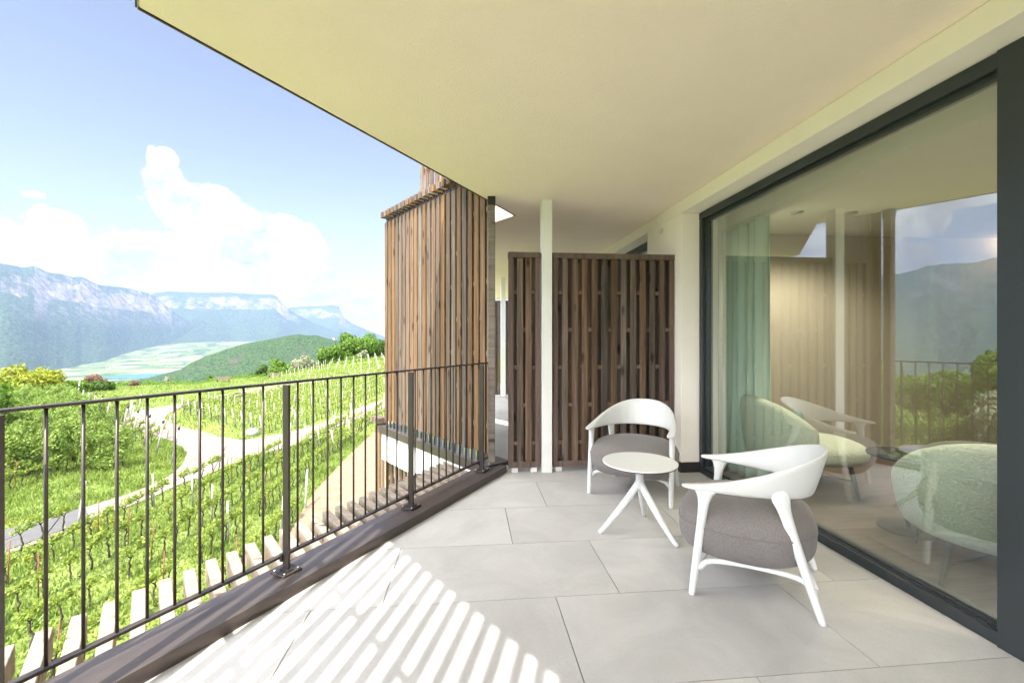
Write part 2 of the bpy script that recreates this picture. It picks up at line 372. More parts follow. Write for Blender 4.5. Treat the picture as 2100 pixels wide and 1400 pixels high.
def gridfaces(nr, nc):
    i = np.arange(nr-1)[:,None]*nc + np.arange(nc-1)[None,:]
    return np.stack([i, i+nc, i+nc+1, i+1], -1).reshape(-1,4)
P = np.stack([XX, YY, zg(XX, YY)], -1).reshape(-1,3)
tag(npmesh('ground', P, 4, K['ground'], idx=gridfaces(len(rs), len(azs)), smooth=True), kind='structure',
    label='bright green meadow below the balcony falling away to the valley floor')

def tanel(px, py): return (693-py)/F*math.cos(math.atan((px-1050)/F))
def ridge(name, pts, rc, rf, zf, m, label, na=700, nr=110, cliff=.35, amp=110, nsc=900, back=1.3, fine=0.0):
    a = np.array([p[0] for p in pts]); e = np.array([p[1] for p in pts])
    az = np.linspace(a[0], a[-1], na); te = np.interp(az, a, e)
    te = te + fine*(fbm(az*2.2, az*0+3.3, 4)-.5)
    t = np.concatenate([np.linspace(0, 1, nr), np.linspace(1.03, back, 8)])
    T, A_ = np.meshgrid(t, np.radians(az), indexing='ij'); TE = np.broadcast_to(te, T.shape)
    if isinstance(rc, tuple): rc = np.interp(np.degrees(A_), *rc)
    if isinstance(rf, tuple): rf = np.interp(np.degrees(A_), *rf)
    zc = H + TE*rc
    # the foot wanders, gullies bite in
    w = fbm(np.degrees(A_)*.4, T*0+1.7, 2)-.5
    rr = rf + (rc-rf)*T + w*(rc-rf)*.5*(1-np.clip(T,0,1))
    x = rr*np.sin(A_); y = rr*np.cos(A_)
    g = fbm(x/(nsc*.8)+3, y/(nsc*.8), 5, True)
    tc = np.clip(T, 0, 1)
    k0 = .66 + .10*(fbm(np.degrees(A_)*.9, T*0+8, 3)-.5)*2
    base = np.interp(tc, [0, .35, .66, .78, .9, 1], [0, .18, .52, .62, .94, 1]) * cliff + (1-cliff)*tc**1.35
    z = zf + (zc-zf)*base - amp*(1-g)*np.sin(np.pi*np.clip(tc,0,1))**.8*(1-tc**6)
    z = z + (fbm(x/nsc, y/nsc, 6)-.5)*amp*1.1*(1-tc**8)*tc
    z = np.where(T > 1, zc - (T-1)*(rc-rf)*.35, z)
    z = np.where(T <= 0, zf-30, z)
    P = np.stack([x, y, z], -1).reshape(-1, 3)
    return tag(npmesh(name, P, 4, m, idx=gridfaces(len(t), na), smooth=True), kind='structure', label=label)
def pc(L): return [(azdeg(x), tanel(x, y)) for x, y in L]
main = [(-75,.15),(-66,.14),(-60,.135),(-56,.125),(-53.1,.1228),(-51.5,.117),(-49.8,.120),(-48.5,.118),(-47.5,.112),(-45.7,.1075)] + \
  pc([(0,539),(30,545),(45,549),(70,545),(98,557),(130,562),(148,568),(165,566),(182,574),(200,583),(245,588),(285,596),(305,601),(325,612),(350,634),(380,655),(420,676),(470,694),(520,702)])
ridge('mountain', main, ([-75,-53,-43.5,-33],[7600,8000,8600,10500]), ([-75,-50,-43.5,-40.2,-38.6,-34,-31,-26],[4300,4300,4640,5400,6600,7900,8600,9200]), -290, K['mtn'], 'long hazy forested mountain with pale cliffs across the valley at far left', na=1100, nr=130, fine=.003)
ridge('mountain', pc([(250,640),(300,606),(320,600),(345,597),(400,599),(450,600),(470,599),(520,603),(560,604),(568,608),(580,620),(592,634),(610,645),(640,660),(670,672),(700,683),(740,694)]),
      12000, 9300, -75, K['mtn'], 'flat topped mountain with a long pale cliff band behind the town', na=500, fine=.0015, cliff=.6)
ridge('mountain', pc([(540,650),(575,634),(600,630),(622,628),(650,627),(680,625.5),(695,628),(701,640),(706,652),(725,664),(745,673),(790,690),(850,700)]),
      15500, 12500, -75, K['mtn'], 'farther flat topped mountain dropping steeply at its right end', na=300, cliff=.7, amp=130, fine=.0012)
ridge('mountain', pc([(640,690),(680,676),(700,668),(715,658),(728,655),(742,660),(755,657),(775,655),(790,659),(830,650),(900,665)]),
      21000, 18000, -75, K['snow'], 'faint snowy peaks on the horizon beside the timber tower', na=120, nr=40, amp=100, fine=.004)
ridge('hill', pc([(180,800),(250,784),(300,775),(340,765),(370,757),(395,742),(420,731),(460,717),(500,705),(535,699),(560,694),(590,688),(612,685),(630,688),(650,687),(668,693),(690,698),(720,702),(760,712),(830,725),(900,730)]),
      2500, 1500, -292, K['hill'], 'dark wooded hill with reddish rock faces in front of the valley', na=500, nr=110, cliff=.55, amp=42, nsc=230, fine=.0015)
def flat_poly(name, pix, z, m, label, kind='structure'):
    vs = []
    for px, py in pix:
        d = ray(px, py); t = (z-H)/d[2]; vs.append((d[0]*t, d[1]*t, z))
    return tag(MB().add(vs, [tuple(range(len(vs)))[::-1]]).build(name, m), kind=kind, label=label)
flat_poly('lake', [(205,774),(225,770.5),(260,768),(300,765.5),(350,764),(400,765),(400,776),(320,776.5),(270,776),(230,777)], -287, K['lake'], 'turquoise lake on the valley floor')

# roads: strips between two pixel outlines, draped on the ground
def resample(P, n):
    P = np.array(P, float); d = np.r_[0, np.cumsum(np.hypot(*np.diff(P, axis=0).T))]
    t = np.linspace(0, d[-1], n); return np.stack([np.interp(t, d, P[:,0]), np.interp(t, d, P[:,1])], 1)
def smoothc(P, k=2):
    P = np.array(P, float)
    for _ in range(k):
        Q = [P[0]]
        for a, b in zip(P[:-1], P[1:]): Q += [.75*a+.25*b, .25*a+.75*b]
        Q.append(P[-1]); P = np.array(Q)
    return P
def strip(name, A_, B_, m, label, lift, n=160, c=9):
    a = resample(smoothc([G(*p)[:2] for p in A_]), n); b = resample(smoothc([G(*p)[:2] for p in B_]), n)
    f = np.linspace(0, 1, c)[None,:,None]; q = a[:,None]*(1-f)+b[:,None]*f
    jit = (vnoise(q[:,:,0]*1.3, q[:,:,1]*1.3)-.5)*.35
    q[:,0,1] += jit[:,0]; q[:,-1,1] += jit[:,-1]
    z = zg(q[:,:,0], q[:,:,1])+lift
    P = np.concatenate([q, z[:,:,None]], -1).reshape(-1,3)
    return tag(npmesh(name, P, 4, m, idx=gridfaces(n, c), smooth=True), kind='structure', label=label)
strip('road', [(168,1044),(307,1000),(364,967),(384,935),(374,914),(320,894),(285,883),(255,872),(250,858),(271,846),(312,837),(364,830),(421,820),(464,808),(550,791),(640,779),(760,764)],
      [(177,1071),(307,1024),(368,994),(417,978),(463,952),(500,925),(460,898),(423,888),(366,875),(340,864),(336,854),(374,833),(430,822),(507,808),(582,794),(640,785),(760,769)],
      K['gravel'], 'pale gravel road curving through the vineyards', .05)
strip('road', [(440,894),(485,903),(530,899),(582,888),(623,880),(680,861),(734,837),(783,820),(850,800)],
      [(405,984),(430,972),(463,959),(544,929),(593,918),(626,907),(680,880),(734,859),(783,842),(850,818)],
      K['gravel'], 'pale gravel road running right toward the timber tower', .056)
strip('road', [(-900,1330),(-400,1190),(-20,1096),(60,1074),(120,1056),(175,1041)],
      [(-900,1420),(-400,1260),(-20,1142),(60,1114),(120,1092),(185,1068)], K['asphalt'], 'dark asphalt road with a pale kerb line at lower left', .058)
strip('kerb_strip', [(-900,1421),(-400,1261),(-20,1143),(60,1115),(120,1093),(186,1069)], [(-900,1435),(-400,1274),(-20,1152),(60,1122),(120,1098),(188,1072)],
      K['gravel'], 'pale gravel verge along the asphalt road', .054)
strip('path', [(560,1170),(598,1085),(640,1015),(690,960),(745,905),(800,860)], [(760,1300),(800,1150),(830,1060),(850,1000),(860,940),(870,880)], K['soil'],
      'bare sandy soil path beside the building', .04)

# ---------------------------------------------------------------- foliage
def leaves(c, size, n_out=None, aspect=.55, r=rng):
    """diamond leaves at centres c, turned at random"""
    n = len(c); a = r.normal(size=(n,3)); a /= np.linalg.norm(a, axis=1)[:,None]
    if n_out is not None:
        a = a + .0
    b = r.normal(size=(n,3))
    if n_out is not None: b = b - (b*n_out).sum(1)[:,None]*n_out*.6
    b = b - (b*a).sum(1)[:,None]*a; b /= np.linalg.norm(b, axis=1)[:,None]+1e-9
    if n_out is not None:
        a = a - (a*n_out).sum(1)[:,None]*n_out*.6; a /= np.linalg.norm(a, axis=1)[:,None]+1e-9
    s = (size*(.6+.8*r.random(n)))[:,None]
    v = np.stack([c-a*s, c+b*s*aspect, c+a*s, c-b*s*aspect], 1)
    return v.reshape(-1,3)
def blob_points(blobs, n, r=rng, shell=.55):
    blobs = np.array(blobs, float); w = blobs[:,3]**2; k = r.choice(len(blobs), n, p=w/w.sum())
    d = r.normal(size=(n,3)); d /= np.linalg.norm(d, axis=1)[:,None]
    rad = blobs[k,3]*(shell+(1-shell)*r.random(n)**.5)*(1+.12*r.normal(size=n))
    return blobs[k,:3]+d*rad[:,None], d
def make_tree(name, h, w, leafm, label, cat, nleaf=5000, leaf=.16, seed=0, trunk=.25, group=None, nb=26, crown0=.18, up=0.0):
    r = np.random.default_rng(seed); rt = empty(name)
    tag(rt, label, cat, group)
    zc = h*(crown0+1)/2; blobs = []
    for i in range(nb):
        d = r.normal(size=3); d /= np.linalg.norm(d); q = r.random()**.4
        blobs.append((d[0]*w*.36*q, d[1]*w*.36*q, zc+d[2]*(h*(1-crown0))*.36*q, w*(.11+.10*r.random())))
    p, d = blob_points(blobs, nleaf, r)
    p[:,2] = np.clip(p[:,2], .05, None)
    npmesh('crown', leaves(p, leaf, d, .6, r), 4, leafm, rt)
    b = MB(); b.tube([(0,0,-.4),(.02*h,0,h*.25),(-.01*h,.02*h,h*.6)], [trunk,trunk*.7,trunk*.3], 7)
    for i in range(7):
        q = blobs[i]; z0 = h*(.15+.3*r.random())
        b.tube([(0,0,z0),(q[0]*.5,q[1]*.5,(z0+q[2])/2+.1),(q[0],q[1],q[2])], [trunk*.45,trunk*.28,trunk*.1], 5)
    b.build('trunk', K['bark'], rt)
    return rt
def plant_px(px, ytop, ybase, w_px, Z=None, sink=0):
    """foot position, height and width of something that spans these picture rows"""
    if Z is None: g = G(px, ybase)
    else:
        d = ray(px, ybase); g = (d[0]*Z, d[1]*Z, float(zg(d[0]*Z, d[1]*Z)))
    Zd = g[1]*CA+g[0]*SA
    top = H + (693-ytop)*Zd/F
    return (g[0], g[1], g[2]-sink), top-g[2]+sink, w_px*Zd/F
spec = [
 # name, leaf, px, ytop, ybase, w_px, Z, label, nleaf, leafsize
 ('golden_tree','gold',66,757,835,105,62,'golden yellow leaved tree rising above the hedge at left',9000,.24),
 ('bush','green',20,775,850,80,60,'green bush left of the golden tree beside the shelter',5000,.2),
 ('bush','green',128,782,842,70,66,'green bush right of the golden tree behind a leaning white post',6000,.2),
 ('bush','green',160,780,826,46,74,'light green bush between golden tree and reddish tree',4000,.2),
 ('bush','rusty',192,767,822,40,78,'tree with reddish young leaves beyond the orchard',3000,.16),
 ('bush','dark',203,783,820,42,76,'dark green bush under the reddish leaved tree',5000,.2),
 ('bush','green',228,784,806,30,88,'small green bush at the meadow edge right of the dark bush',3000,.2),
 ('small_tree','rusty',275,781,806,20,84,'small single tree with brownish young leaves standing on the meadow',700,.13),
 ('bush','dark',308,781,797,24,92,'low dark bush on the meadow rim left of the white blossom',2500,.2),
 ('blossoming_bush','bloom',342,765,796,40,98,'white blossoming bush on the meadow rim at left',5000,.2),
 ('bush','bloom',386,774,793,26,104,'small cream blossoming bush between white bush and bench',3000,.2),
 ('bush','green',406,776,794,34,103,'low green bush left of the first bench',3000,.2),
 ('slender_tree','green',430,760,793,16,106,'slender light green tree left of the first bench',1500,.2),
 ('bush','green',490,766,784,40,118,'low light green bush right of the first bench',4000,.22),
 ('tree','dark',512,747,783,44,122,'dark green tree on the rim, lower one in front of the hill',6000,.26),
 ('tree','dark',538,731,783,40,124,'dark green tree with a pointed top in front of the hill',7000,.26),
 ('tree','green',577,729,776,56,122,'round bright green tree left of the cream blossoming tree',9000,.26),
 ('blossoming_tree','bloom',614,726,768,44,120,'cream white blossoming tree between two green trees',8000,.24),
 ('tree','dark',612,721,765,34,132,'dark green treetop behind the blossoming tree',3000,.26),
 ('blossoming_tree','bloom',642,728,768,34,124,'yellowish blossoming tree next to the large green trees',6000,.24),
 ('tree','green',676,706,764,50,124,'green tree at the left end of the large tree group',8000,.27),
 ('tree','green',712,680,764,70,128,'tall bright green tree in the middle of the large tree group',14000,.28),
 ('tree','green',752,668,762,74,130,'tall bright green tree beside the timber tower',14000,.28),
 ('tree','dark',790,684,760,60,134,'green tree half hidden behind the timber tower',9000,.28),
 ('blossoming_bush','bloom',744,714,752,22,116,'small white blossoming bush in front of the tall trees',1500,.2),
 ('bush','green',725,738,760,50,116,'low bright green bush at the foot of the tall trees',5000,.22),
 ('bush','gold',668,748,764,22,116,'small yellow green bush at the foot of the tree group',1500,.2),
]
for i, (nm, lf, px, yt, yb, wp, Z, lb, nl, ls) in enumerate(spec):
    loc, h, w = plant_px(px, yt, yb, wp, Z, sink=.3)
    t = make_tree(nm, h, w*1.12, K[lf], lb, 'tree' if 'tree' in nm else 'bush', nl, ls, 100+i, trunk=.05*h**.8, crown0=.0 if 'bush' in nm else .12)
    t.location = loc
# trees and a chestnut left of the frame, seen mirrored in the window
for i, (az, rr, h, w, lf, lb) in enumerate([(-46.5,52,6.5,7,'green','bushy tree near the orchard reflected in the window'),
      (-50.5,46,8.6,6,'green','tallest tree left of the view reflected in the window'),
      (-53,50,10,7,'green','broad tree left of the view reflected in the window'),
      (-49.5,42,5.2,5,'bloom','blossoming tree left of the view reflected in the window'),
      (-56,44,9,9,'dark','dark tree left of the view reflected in the window')]):
    a = R(az); x, y = rr*math.sin(a), rr*math.cos(a)
    t = make_tree('tree', h, w, K[lf], lb, 'tree', 9000, .2, 300+i, trunk=.25); t.location = (x, y, float(zg(x, y)))

# low shrubs along the rim, uncountable
pts = []
for px in np.arange(-60, 800, 1.6):
    az = azdeg(px); rim = float(np.interp(az, _az, _rr)); a = R(az)
    for k in range(10):
        r_ = rim + rng.normal()*1.6; hh = .9*vnoise(px*.05, 2.2)+.15
        x, y = r_*math.sin(a)+rng.normal()*.2, r_*math.cos(a); pts.append((x, y, float(zg(x, y))+rng.random()*hh))
tag(npmesh('undergrowth', leaves(np.array(pts), .16), 4, K['green']), 'low ragged undergrowth along the far rim of the meadow', 'undergrowth', kind='stuff')

# grass: blades on the near slope and the verges
def grass_field(n, xr, yr, h0, h1, mat_, label, keep):
    x = rng.uniform(*xr, n); y = rng.uniform(*yr, n); k = keep(x, y); x = x[k]; y = y[k]; n = len(x)
    z = zg(x, y); h = rng.uniform(h0, h1, n)*(0.55+.9*vnoise(x*.7, y*.7)); a = rng.uniform(0, 6.283, n); w = h*.22
    lean = rng.normal(size=(n,2))*.35*h[:,None]
    v = np.stack([np.stack([x-w*np.cos(a), y-w*np.sin(a), z-.02], 1), np.stack([x+w*np.cos(a), y+w*np.sin(a), z-.02], 1),
                  np.stack([x+lean[:,0], y+lean[:,1], z+h], 1)], 1).reshape(-1,3)
    return tag(npmesh('grass', v, 3, mat_), label, 'grass', kind='stuff')
_roads = [o for o in bpy.data.objects if o.name.startswith(('road','path'))]
from mathutils.bvhtree import BVHTree
_bv = []
for o in _roads:
    me = o.data; _bv.append(BVHTree.FromPolygons([v.co for v in me.vertices], [p.vertices for p in me.polygons]))
def onroad(x, y):
    for b in _bv:
        if b.ray_cast(Vector((x, y, 60)), Vector((0,0,-1)))[0] is not None: return True
    return False
def infield(x, y, qmax=1000):
    Z = y*CA+x*SA; q = 1050+F*(x*CA-y*SA)/np.maximum(Z, .1); return (Z > 6) & (q > -60) & (q < qmax)
def keep(x, y):
    k = infield(x, y); i = np.nonzero(k)[0]
    bad = np.array([onroad(x[j], y[j]) for j in i], bool); k[i[bad]] = False; return k
grass_field(150000, (-36, -1), (9, 42), .08, .22, K['grass'], 'bright spring grass between the near vine rows and around the orchard', keep)
grass_field(90000, (-75, 5), (30, 110), .12, .30, K['grass'], 'long bright grass on the far meadow and in the far vineyard', keep)
# yellow flowers along the verge
x = rng.uniform(-26, -17, 1500); y = rng.uniform(15, 24, 1500); k = keep(x, y) & (vnoise(x*.8, y*.8) > .6)
tag(npmesh('wildflowers', leaves(np.stack([x[k], y[k], zg(x[k], y[k])+.2], 1), .05), 4, K['yellow']), 'yellow wildflowers scattered on the verge under the orchard', 'wildflowers', kind='stuff')

# ---------------------------------------------------------------- vines
def vine(seed, big=True):
    r = np.random.default_rng(seed); rt = empty('grape_vine'); b = MB()
    p = [(0,0,-.05)]; x = y = 0
    for k in range(1, 6):
        x += r.normal()*.035; y += r.normal()*.03; p.append((x, y, k*.13+.03))
    b.tube(p, [.042,.035,.032,.034,.03,.026], 6)
    for s in (-1, 1): b.tube([p[-1], (x*.5, y+s*.15, .80+r.random()*.05), (0, y+s*.42, .80+r.normal()*.03)], [.024,.016,.008], 5)
    b.build('trunk', K['bark'], rt)
    n = 62; c = np.stack([r.normal(size=n)*.07, r.uniform(-.48, .48, n), .82+np.abs(r.normal(size=n))*.13], 1)
    # a few upright shoots
    for s in range(7):
        yy = r.uniform(-.45,.45); m_ = 7; c = np.concatenate([c, np.stack([r.normal(size=m_)*.04, yy+r.normal(size=m_)*.04, np.linspace(.85, 1.0+.25*r.random(), m_)], 1)])
    npmesh('foliage', leaves(c, .062, None, .75, r), 4, K['vine'], rt)
    return rt
VL = 'gnarled grape vine with fresh green shoots in the near vineyard'
protos = [vine(s) for s in range(6)]
used = [False]*6
def put_vine(x, y, rz, label, group):
    k = random.randrange(6)
    o = protos[k] if not used[k] else copy_tree(protos[k]); used[k] = True
    o.location = (x, y, float(zg(x, y))); o.rotation_euler = (0, 0, rz+(math.pi if random.random() < .5 else 0)); s = random.uniform(.85, 1.12); o.scale = (s, s, s)
    tag(o, label, 'vine', group)
def pix_of(x, y, z):
    Z = y*CA+x*SA; return 1050+F*(x*CA-y*SA)/Z, 693-F*(z-H)/Z
def post(name, m, rad, h, label, group, x, y, tilt=(0,0), cap=None, proto={}):
    key = (name, rad, h)
    if key not in proto:
        o = MB().tube([(0,0,-.2),(0,0,h)], rad, 8 if rad > .03 else 6).build(name, m); proto[key] = o
        if cap: MB().tube([(0,0,h-.22),(0,0,h+.01)], rad*1.12, 8).build('cap', cap, o)
    else: o = copy_tree(proto[key])
    o.location = (x, y, float(zg(x, y))); o.rotation_euler = (tilt[0], tilt[1], 0); tag(o, label, 'post', group); return o
# near vineyard: rows run along the facade direction
near_n = 0; rowdir = R(0.0)
rows = []
for k in range(17):
    x0 = -8.6-2.05*k
    ys = []
    y = 6.0
    while y < 60:
        px, py = pix_of(x0, y, float(zg(x0, y)))
        if onroad(x0, y): break
        if -60 < px < 800 and py < 1420: ys.append(y)
        y += .92
    if len(ys) > 3: rows.append((x0, ys))
for x0, ys in rows:
    for y in ys:
        if random.random() < .06: continue
        put_vine(x0+random.gauss(0,.05), y+random.gauss(0,.07), random.gauss(0,.06), VL, 'grape vines in the near vineyard'); near_n += 1
    b = MB(); pts = [(x0, yy, float(zg(x0, yy))+.80+.03*math.sin(yy*2.1)) for yy in np.arange(ys[0]-.5, ys[-1]+1.3, .46)]
    b.tube(pts, .012, 4)
    for hh in (1.15, 1.5): b.tube([(x0, yy, float(zg(x0, yy))+hh) for yy in (ys[0]-.5, ys[-1]+1.2)], .0035, 3)
    tag(b.build('trellis_wire', K['wire']), 'dark irrigation hose and trellis wires strung along a near vine row', 'trellis wire', 'trellis wires of the near vineyard')
    yy = ys[0]+random.uniform(0, 3); i = 0
    while yy < ys[-1]-1:
        if i % 5 == 2: post('vine_post', K['concrete'], .045, 1.75, 'grey weathered post in a near vine row', 'grey posts in the near vineyard', x0, yy, (random.gauss(0,.04), random.gauss(0,.03)))
        else: post('vine_stake', K['rust'], .02, 1.6, 'thin rust red steel stake in a near vine row', 'rust red stakes in the near vineyard', x0, yy, (random.gauss(0,.05), random.gauss(0,.04)))
        yy += 3.6+random.random(); i += 1
    ye = ys[-1]+.9
    post('end_post', K['concrete'], .055, 2.0, 'leaning end post of a near vine row by the road', 'end posts along the road', x0, ye, (R(-14), random.gauss(0,.03)))
    b = MB().tube([(x0, ye, float(zg(x0, ye))+1.5), (x0, ye-1.9, float(zg(x0, ye-1.9)))], .022, 5)
    tag(b.build('brace', K['bark']), 'diagonal brace propping the end post of a near vine row', 'brace', 'diagonal braces of the near vineyard')
print('near vines', near_n)
# triangular vineyard beyond the road fork
ga = np.array(G(378,848)[:2]); gb = np.array(G(519,885)[:2]); dirr = np.array([math.sin(R(9)), math.cos(R(9))])
far_pts = []; left = max(0, 296-near_n)
for k in range(-1, 22):
    st = ga+(gb-ga)*k/9.0; first = True
    for j in range(0, 75):
        q = st+dirr*(j*1.0); px, py = pix_of(q[0], q[1], float(zg(*q)))
        if onroad(*q) or px < 330 or px > 830: 
            if j > 8: break
            continue
        if onroad(q[0]-.8, q[1]) or onroad(q[0]+.8, q[1]) or onroad(q[0], q[1]-1.3): continue
        if first:
            post('vineyard_post', K['concrete'], .06, 1.9, 'pale post leaning at the front end of a far vine row', 'pale posts at the front of the far vineyard', q[0], q[1], (R(10), R(-4))); first = False
        if j % 6 == 5: post('vineyard_pole', K['concrete'], .035, 1.9, 'thin grey pole in a far vine row', 'grey poles in the far vineyard', q[0], q[1])
        if left > 0 and k < 14 and j < 12:
            put_vine(q[0], q[1], -R(9), 'leafy grape vine near the road fork in the far vineyard', 'grape vines in the far vineyard'); left -= 1
        else: far_pts.append(q)
c = []; tr = MB()
for q in far_pts:
    n = 26; zz = float(zg(*q)); t = rng.uniform(-.5,.5,n)
    c.append(np.stack([q[0]+dirr[0]*t+rng.normal(size=n)*.08, q[1]+dirr[1]*t, zz+.75+np.abs(rng.normal(size=n))*.22], 1))
    tr.tube([(q[0], q[1], zz-.05), (q[0]+rng.normal()*.05, q[1], zz+.4), (q[0], q[1], zz+.82)], [.04,.03,.03], 4)
# upper slope vineyard
for k in range(14):
    a0 = np.array(G(560+18*k, 786-1.5*k)[:2])
    for j in range(34):
        q = a0+np.array([math.sin(R(4)), math.cos(R(4))])*(j*1.1)
        rim = float(np.interp(math.degrees(math.atan2(q[0], q[1])), _az, _rr))
        if np.hypot(*q) > rim-2 or onroad(*q): continue
        n = 18; zz = float(zg(*q)); t = rng.uniform(-.5,.5,n)
        c.append(np.stack([q[0]+rng.normal(size=n)*.1, q[1]+t, zz+.75+np.abs(rng.normal(size=n))*.25], 1))
        if j % 5 == 0: post('vineyard_pole', K['concrete'], .045, 2.1, 'thin grey pole in a vine row below the tall trees', 'grey poles on the upper slope', q[0], q[1])
tag(npmesh('far_vine_foliage', leaves(np.concatenate(c), .09, None, .75), 4, K['vine']), 'mass of fresh green vine leaves in the far rows', 'vine rows', kind='stuff')
tag(tr.build('far_vine_trunks', K['bark']), 'dark vine trunks in the far rows', 'vine rows', kind='stuff')
# boulder at the road fork
g = G(517, 893); b = MB()
b.grid(lambda u, v: (.55*math.cos(2*math.pi*u)*math.sin(math.pi*v)*(1+.1*math.sin(5*u*6.28)), .4*math.sin(2*math.pi*u)*math.sin(math.pi*v), .42*math.cos(math.pi*v)+.3), 16, 10, True)
o = b.build('boulder', K['concrete']); o.location = g; tag(o, 'pale round boulder at the fork of the gravel roads', 'boulder')

# ---------------------------------------------------------------- orchard
def apple(seed):
    r = np.random.default_rng(seed); rt = empty('apple_tree')
    blobs = [(r.normal()*.22, r.normal()*.35, z_, .34+.22*r.random()) for z_ in np.linspace(.6, 2.6, 11)]
    p, d = blob_points(blobs, 1500, r, .3); npmesh('crown', leaves(p, .085, d, .6, r), 4, K['apple'], rt)
    MB().tube([(0,0,-.2),(.04,.02,1.2),(0,0,2.5)], [.06,.045,.015], 6).build('trunk', K['bark'], rt); return rt
ap = [apple(s) for s in range(5)]; apu = [False]*5
p0 = np.array(G(345, 950)[:2]); p1 = np.array(G(150, 832)[:2]); nrow = 12; na = 0
for k in range(nrow):
    e = p0+(p1-p0)*k/(nrow-1)
    dr = np.array([-math.cos(R(18)), -math.sin(R(18))])
    pe = e+dr*(-.2)
    post('orchard_post', K['concrete'], .07, 2.7, 'white leaning end post with a dark cap at the orchard edge', 'white end posts of the orchard', pe[0], pe[1], (R(3), R(13)), K['black'])
    j = 0; start = 2.6 if k < 3 else 1.3
    while j < 24 and na < 280:
        q = e+dr*(start+j*1.15); j += 1
        px, py = pix_of(q[0], q[1], float(zg(*q)))
        if px < -420 or onroad(*q) or onroad(q[0], q[1]-1.5): continue
        i = random.randrange(5); o = ap[i] if not apu[i] else copy_tree(ap[i]); apu[i] = True
        o.location = (q[0]+random.gauss(0,.1), q[1]+random.gauss(0,.15), float(zg(*q))); o.rotation_euler = (0,0,random.random()*6.28); s = random.uniform(.85,1.15); o.scale = (s,s,s*random.uniform(.9,1.05))
        tag(o, 'leafy apple tree in the dense orchard left of the road', 'apple tree', 'apple trees in the orchard'); na += 1
print('apples', na)
post('leaning_post', K['concrete'], .07, 3.3, 'tall white post leaning above the bushes behind the orchard', None, *G(158, 830)[:2], (0, R(6)))
# benches on the far meadow
for px, yb, w, lb in ((457,783,28,'wooden bench on the meadow rim in front of the dark trees, left one'), (563,774,26,'wooden bench on the meadow rim below the bright green tree, right one')):
    g = G(px, yb); s = g[1]*CA/F*w; o = empty('park_bench', g, R(-4))
    for nm, y0, y1, z0, z1 in (('seat', -.25,.2,.42,.5), ('backrest', .18,.24,.62,1.0)): MB().box(-s/2, s/2, y0, y1, z0, z1).build(nm, K['frame'], o, .01)
    for x_ in (-s*.4, s*.4): MB().box(x_-.06, x_+.06, -.22, .22, 0, .42).box(x_-.05, x_+.05, .16, .24, .42, .95).build('leg', K['frame'], o)
    tag(o, lb, 'bench')
# timber shelter at the left edge
g = G(-25, 850); o = empty('garden_shelter', g, R(-8))
b = MB(); b.add([(-3,-1.5,2.5),(1.7,-1.5,3.1),(1.7,1.5,3.1),(-3,1.5,2.5),(-3,-1.5,2.6),(1.7,-1.5,3.2),(1.7,1.5,3.2),(-3,1.5,2.6)], [(0,3,2,1),(4,5,6,7),(0,1,5,4),(1,2,6,5),(2,3,7,6),(3,0,4,7)])
b.build('roof', K['frame'], o)
for x_, y_ in ((1.2,-1.2),(1.2,1.2),(-2.6,-1.2),(-2.6,1.2)): MB().box(x_-.08, x_+.08, y_-.08, y_+.08, 0, 2.6 if x_ < 0 else 3.02).build('post', K['frame'], o)
tag(o, 'dark timber shelter roof corner at the left edge beside the bushes', 'shelter')
# villages on the valley floor and the hill tower
hm = MB().box(-7,7,-5,5,0,6).add([(-7.5,-5.5,6),(7.5,-5.5,6),(7.5,5.5,6),(-7.5,5.5,6),(-7,0,9.5),(7,0,9.5)], [(0,1,5,4),(2,3,4,5),(0,4,3),(1,2,5),(3,2,1,0)])
hw = simple('pale house walls', (.30,.27,.24), (.22,.17,.15), .05, .9)
h0 = None
def house(x, y, label, group):
    global h0
    if h0 is None: h0 = hm.build('village_house', hw); o = h0
    else: o = h0.copy(); C.objects.link(o)
    o.location = (x, y, float(zg(x, y))); o.rotation_euler = (0,0,random.random()*3.1); s = random.uniform(.6,1.25); o.scale = (s, s, s*.8)
    tag(o, label, 'house', group)
def cluster(n, x0, x1, y0, y1, zz, label, group):
    for i in range(n):
        px = random.uniform(x0, x1); py = random.uniform(y0, y1); d = ray(px, py); t = zz/(-d[2]); house(d[0]*t, d[1]*t, label, group)
cluster(16, 217, 240, 750, 758, 288, 'pale farm house beside the lake on the valley floor', 'houses beside the lake')
cluster(26, 295, 352, 739, 750, 288, 'pale house of the small village on the valley floor', 'houses of the small valley village')
for i in range(110):
    px = min(max(random.gauss(495, 34), 425), 575); r_ = random.uniform(7200, 9600); a = R(azdeg(px)); house(r_*math.sin(a), r_*math.cos(a), 'tiny white house of the hazy town below the cliffs', 'houses of the far town')
a = R(azdeg(685)); t = empty('hill_tower', (2495*math.sin(a), 2495*math.cos(a), H+tanel(685,699)*2495-2))
MB().box(-6,6,-6,6,0,19).build('wall', simple('old stone', (.35,.28,.24), rough=.9), t)
MB().box(-13,-6,-4,4,0,9).build('side_wall', simple('old stone low', (.33,.26,.22), rough=.9), t)
tag(t, 'old square stone tower on the crest of the wooded hill', 'tower')

# ---------------------------------------------------------------- balcony floor
def clip(poly, convex):
    out = poly
    for i in range(len(convex)):
        a = convex[i]; b = convex[(i+1) % len(convex)]; new = []
        def side(p): return (b[0]-a[0])*(p[1]-a[1])-(b[1]-a[1])*(p[0]-a[0])
        for j in range(len(out)):
            p, q = out[j], out[(j+1) % len(out)]; sp, sq = side(p), side(q)
            if sp >= 0: new.append(p)
            if (sp >= 0) != (sq >= 0):
                t = sp/(sp-sq); new.append((p[0]+(q[0]-p[0])*t, p[1]+(q[1]-p[1])*t))
        out = new
        if not out: break
    return out
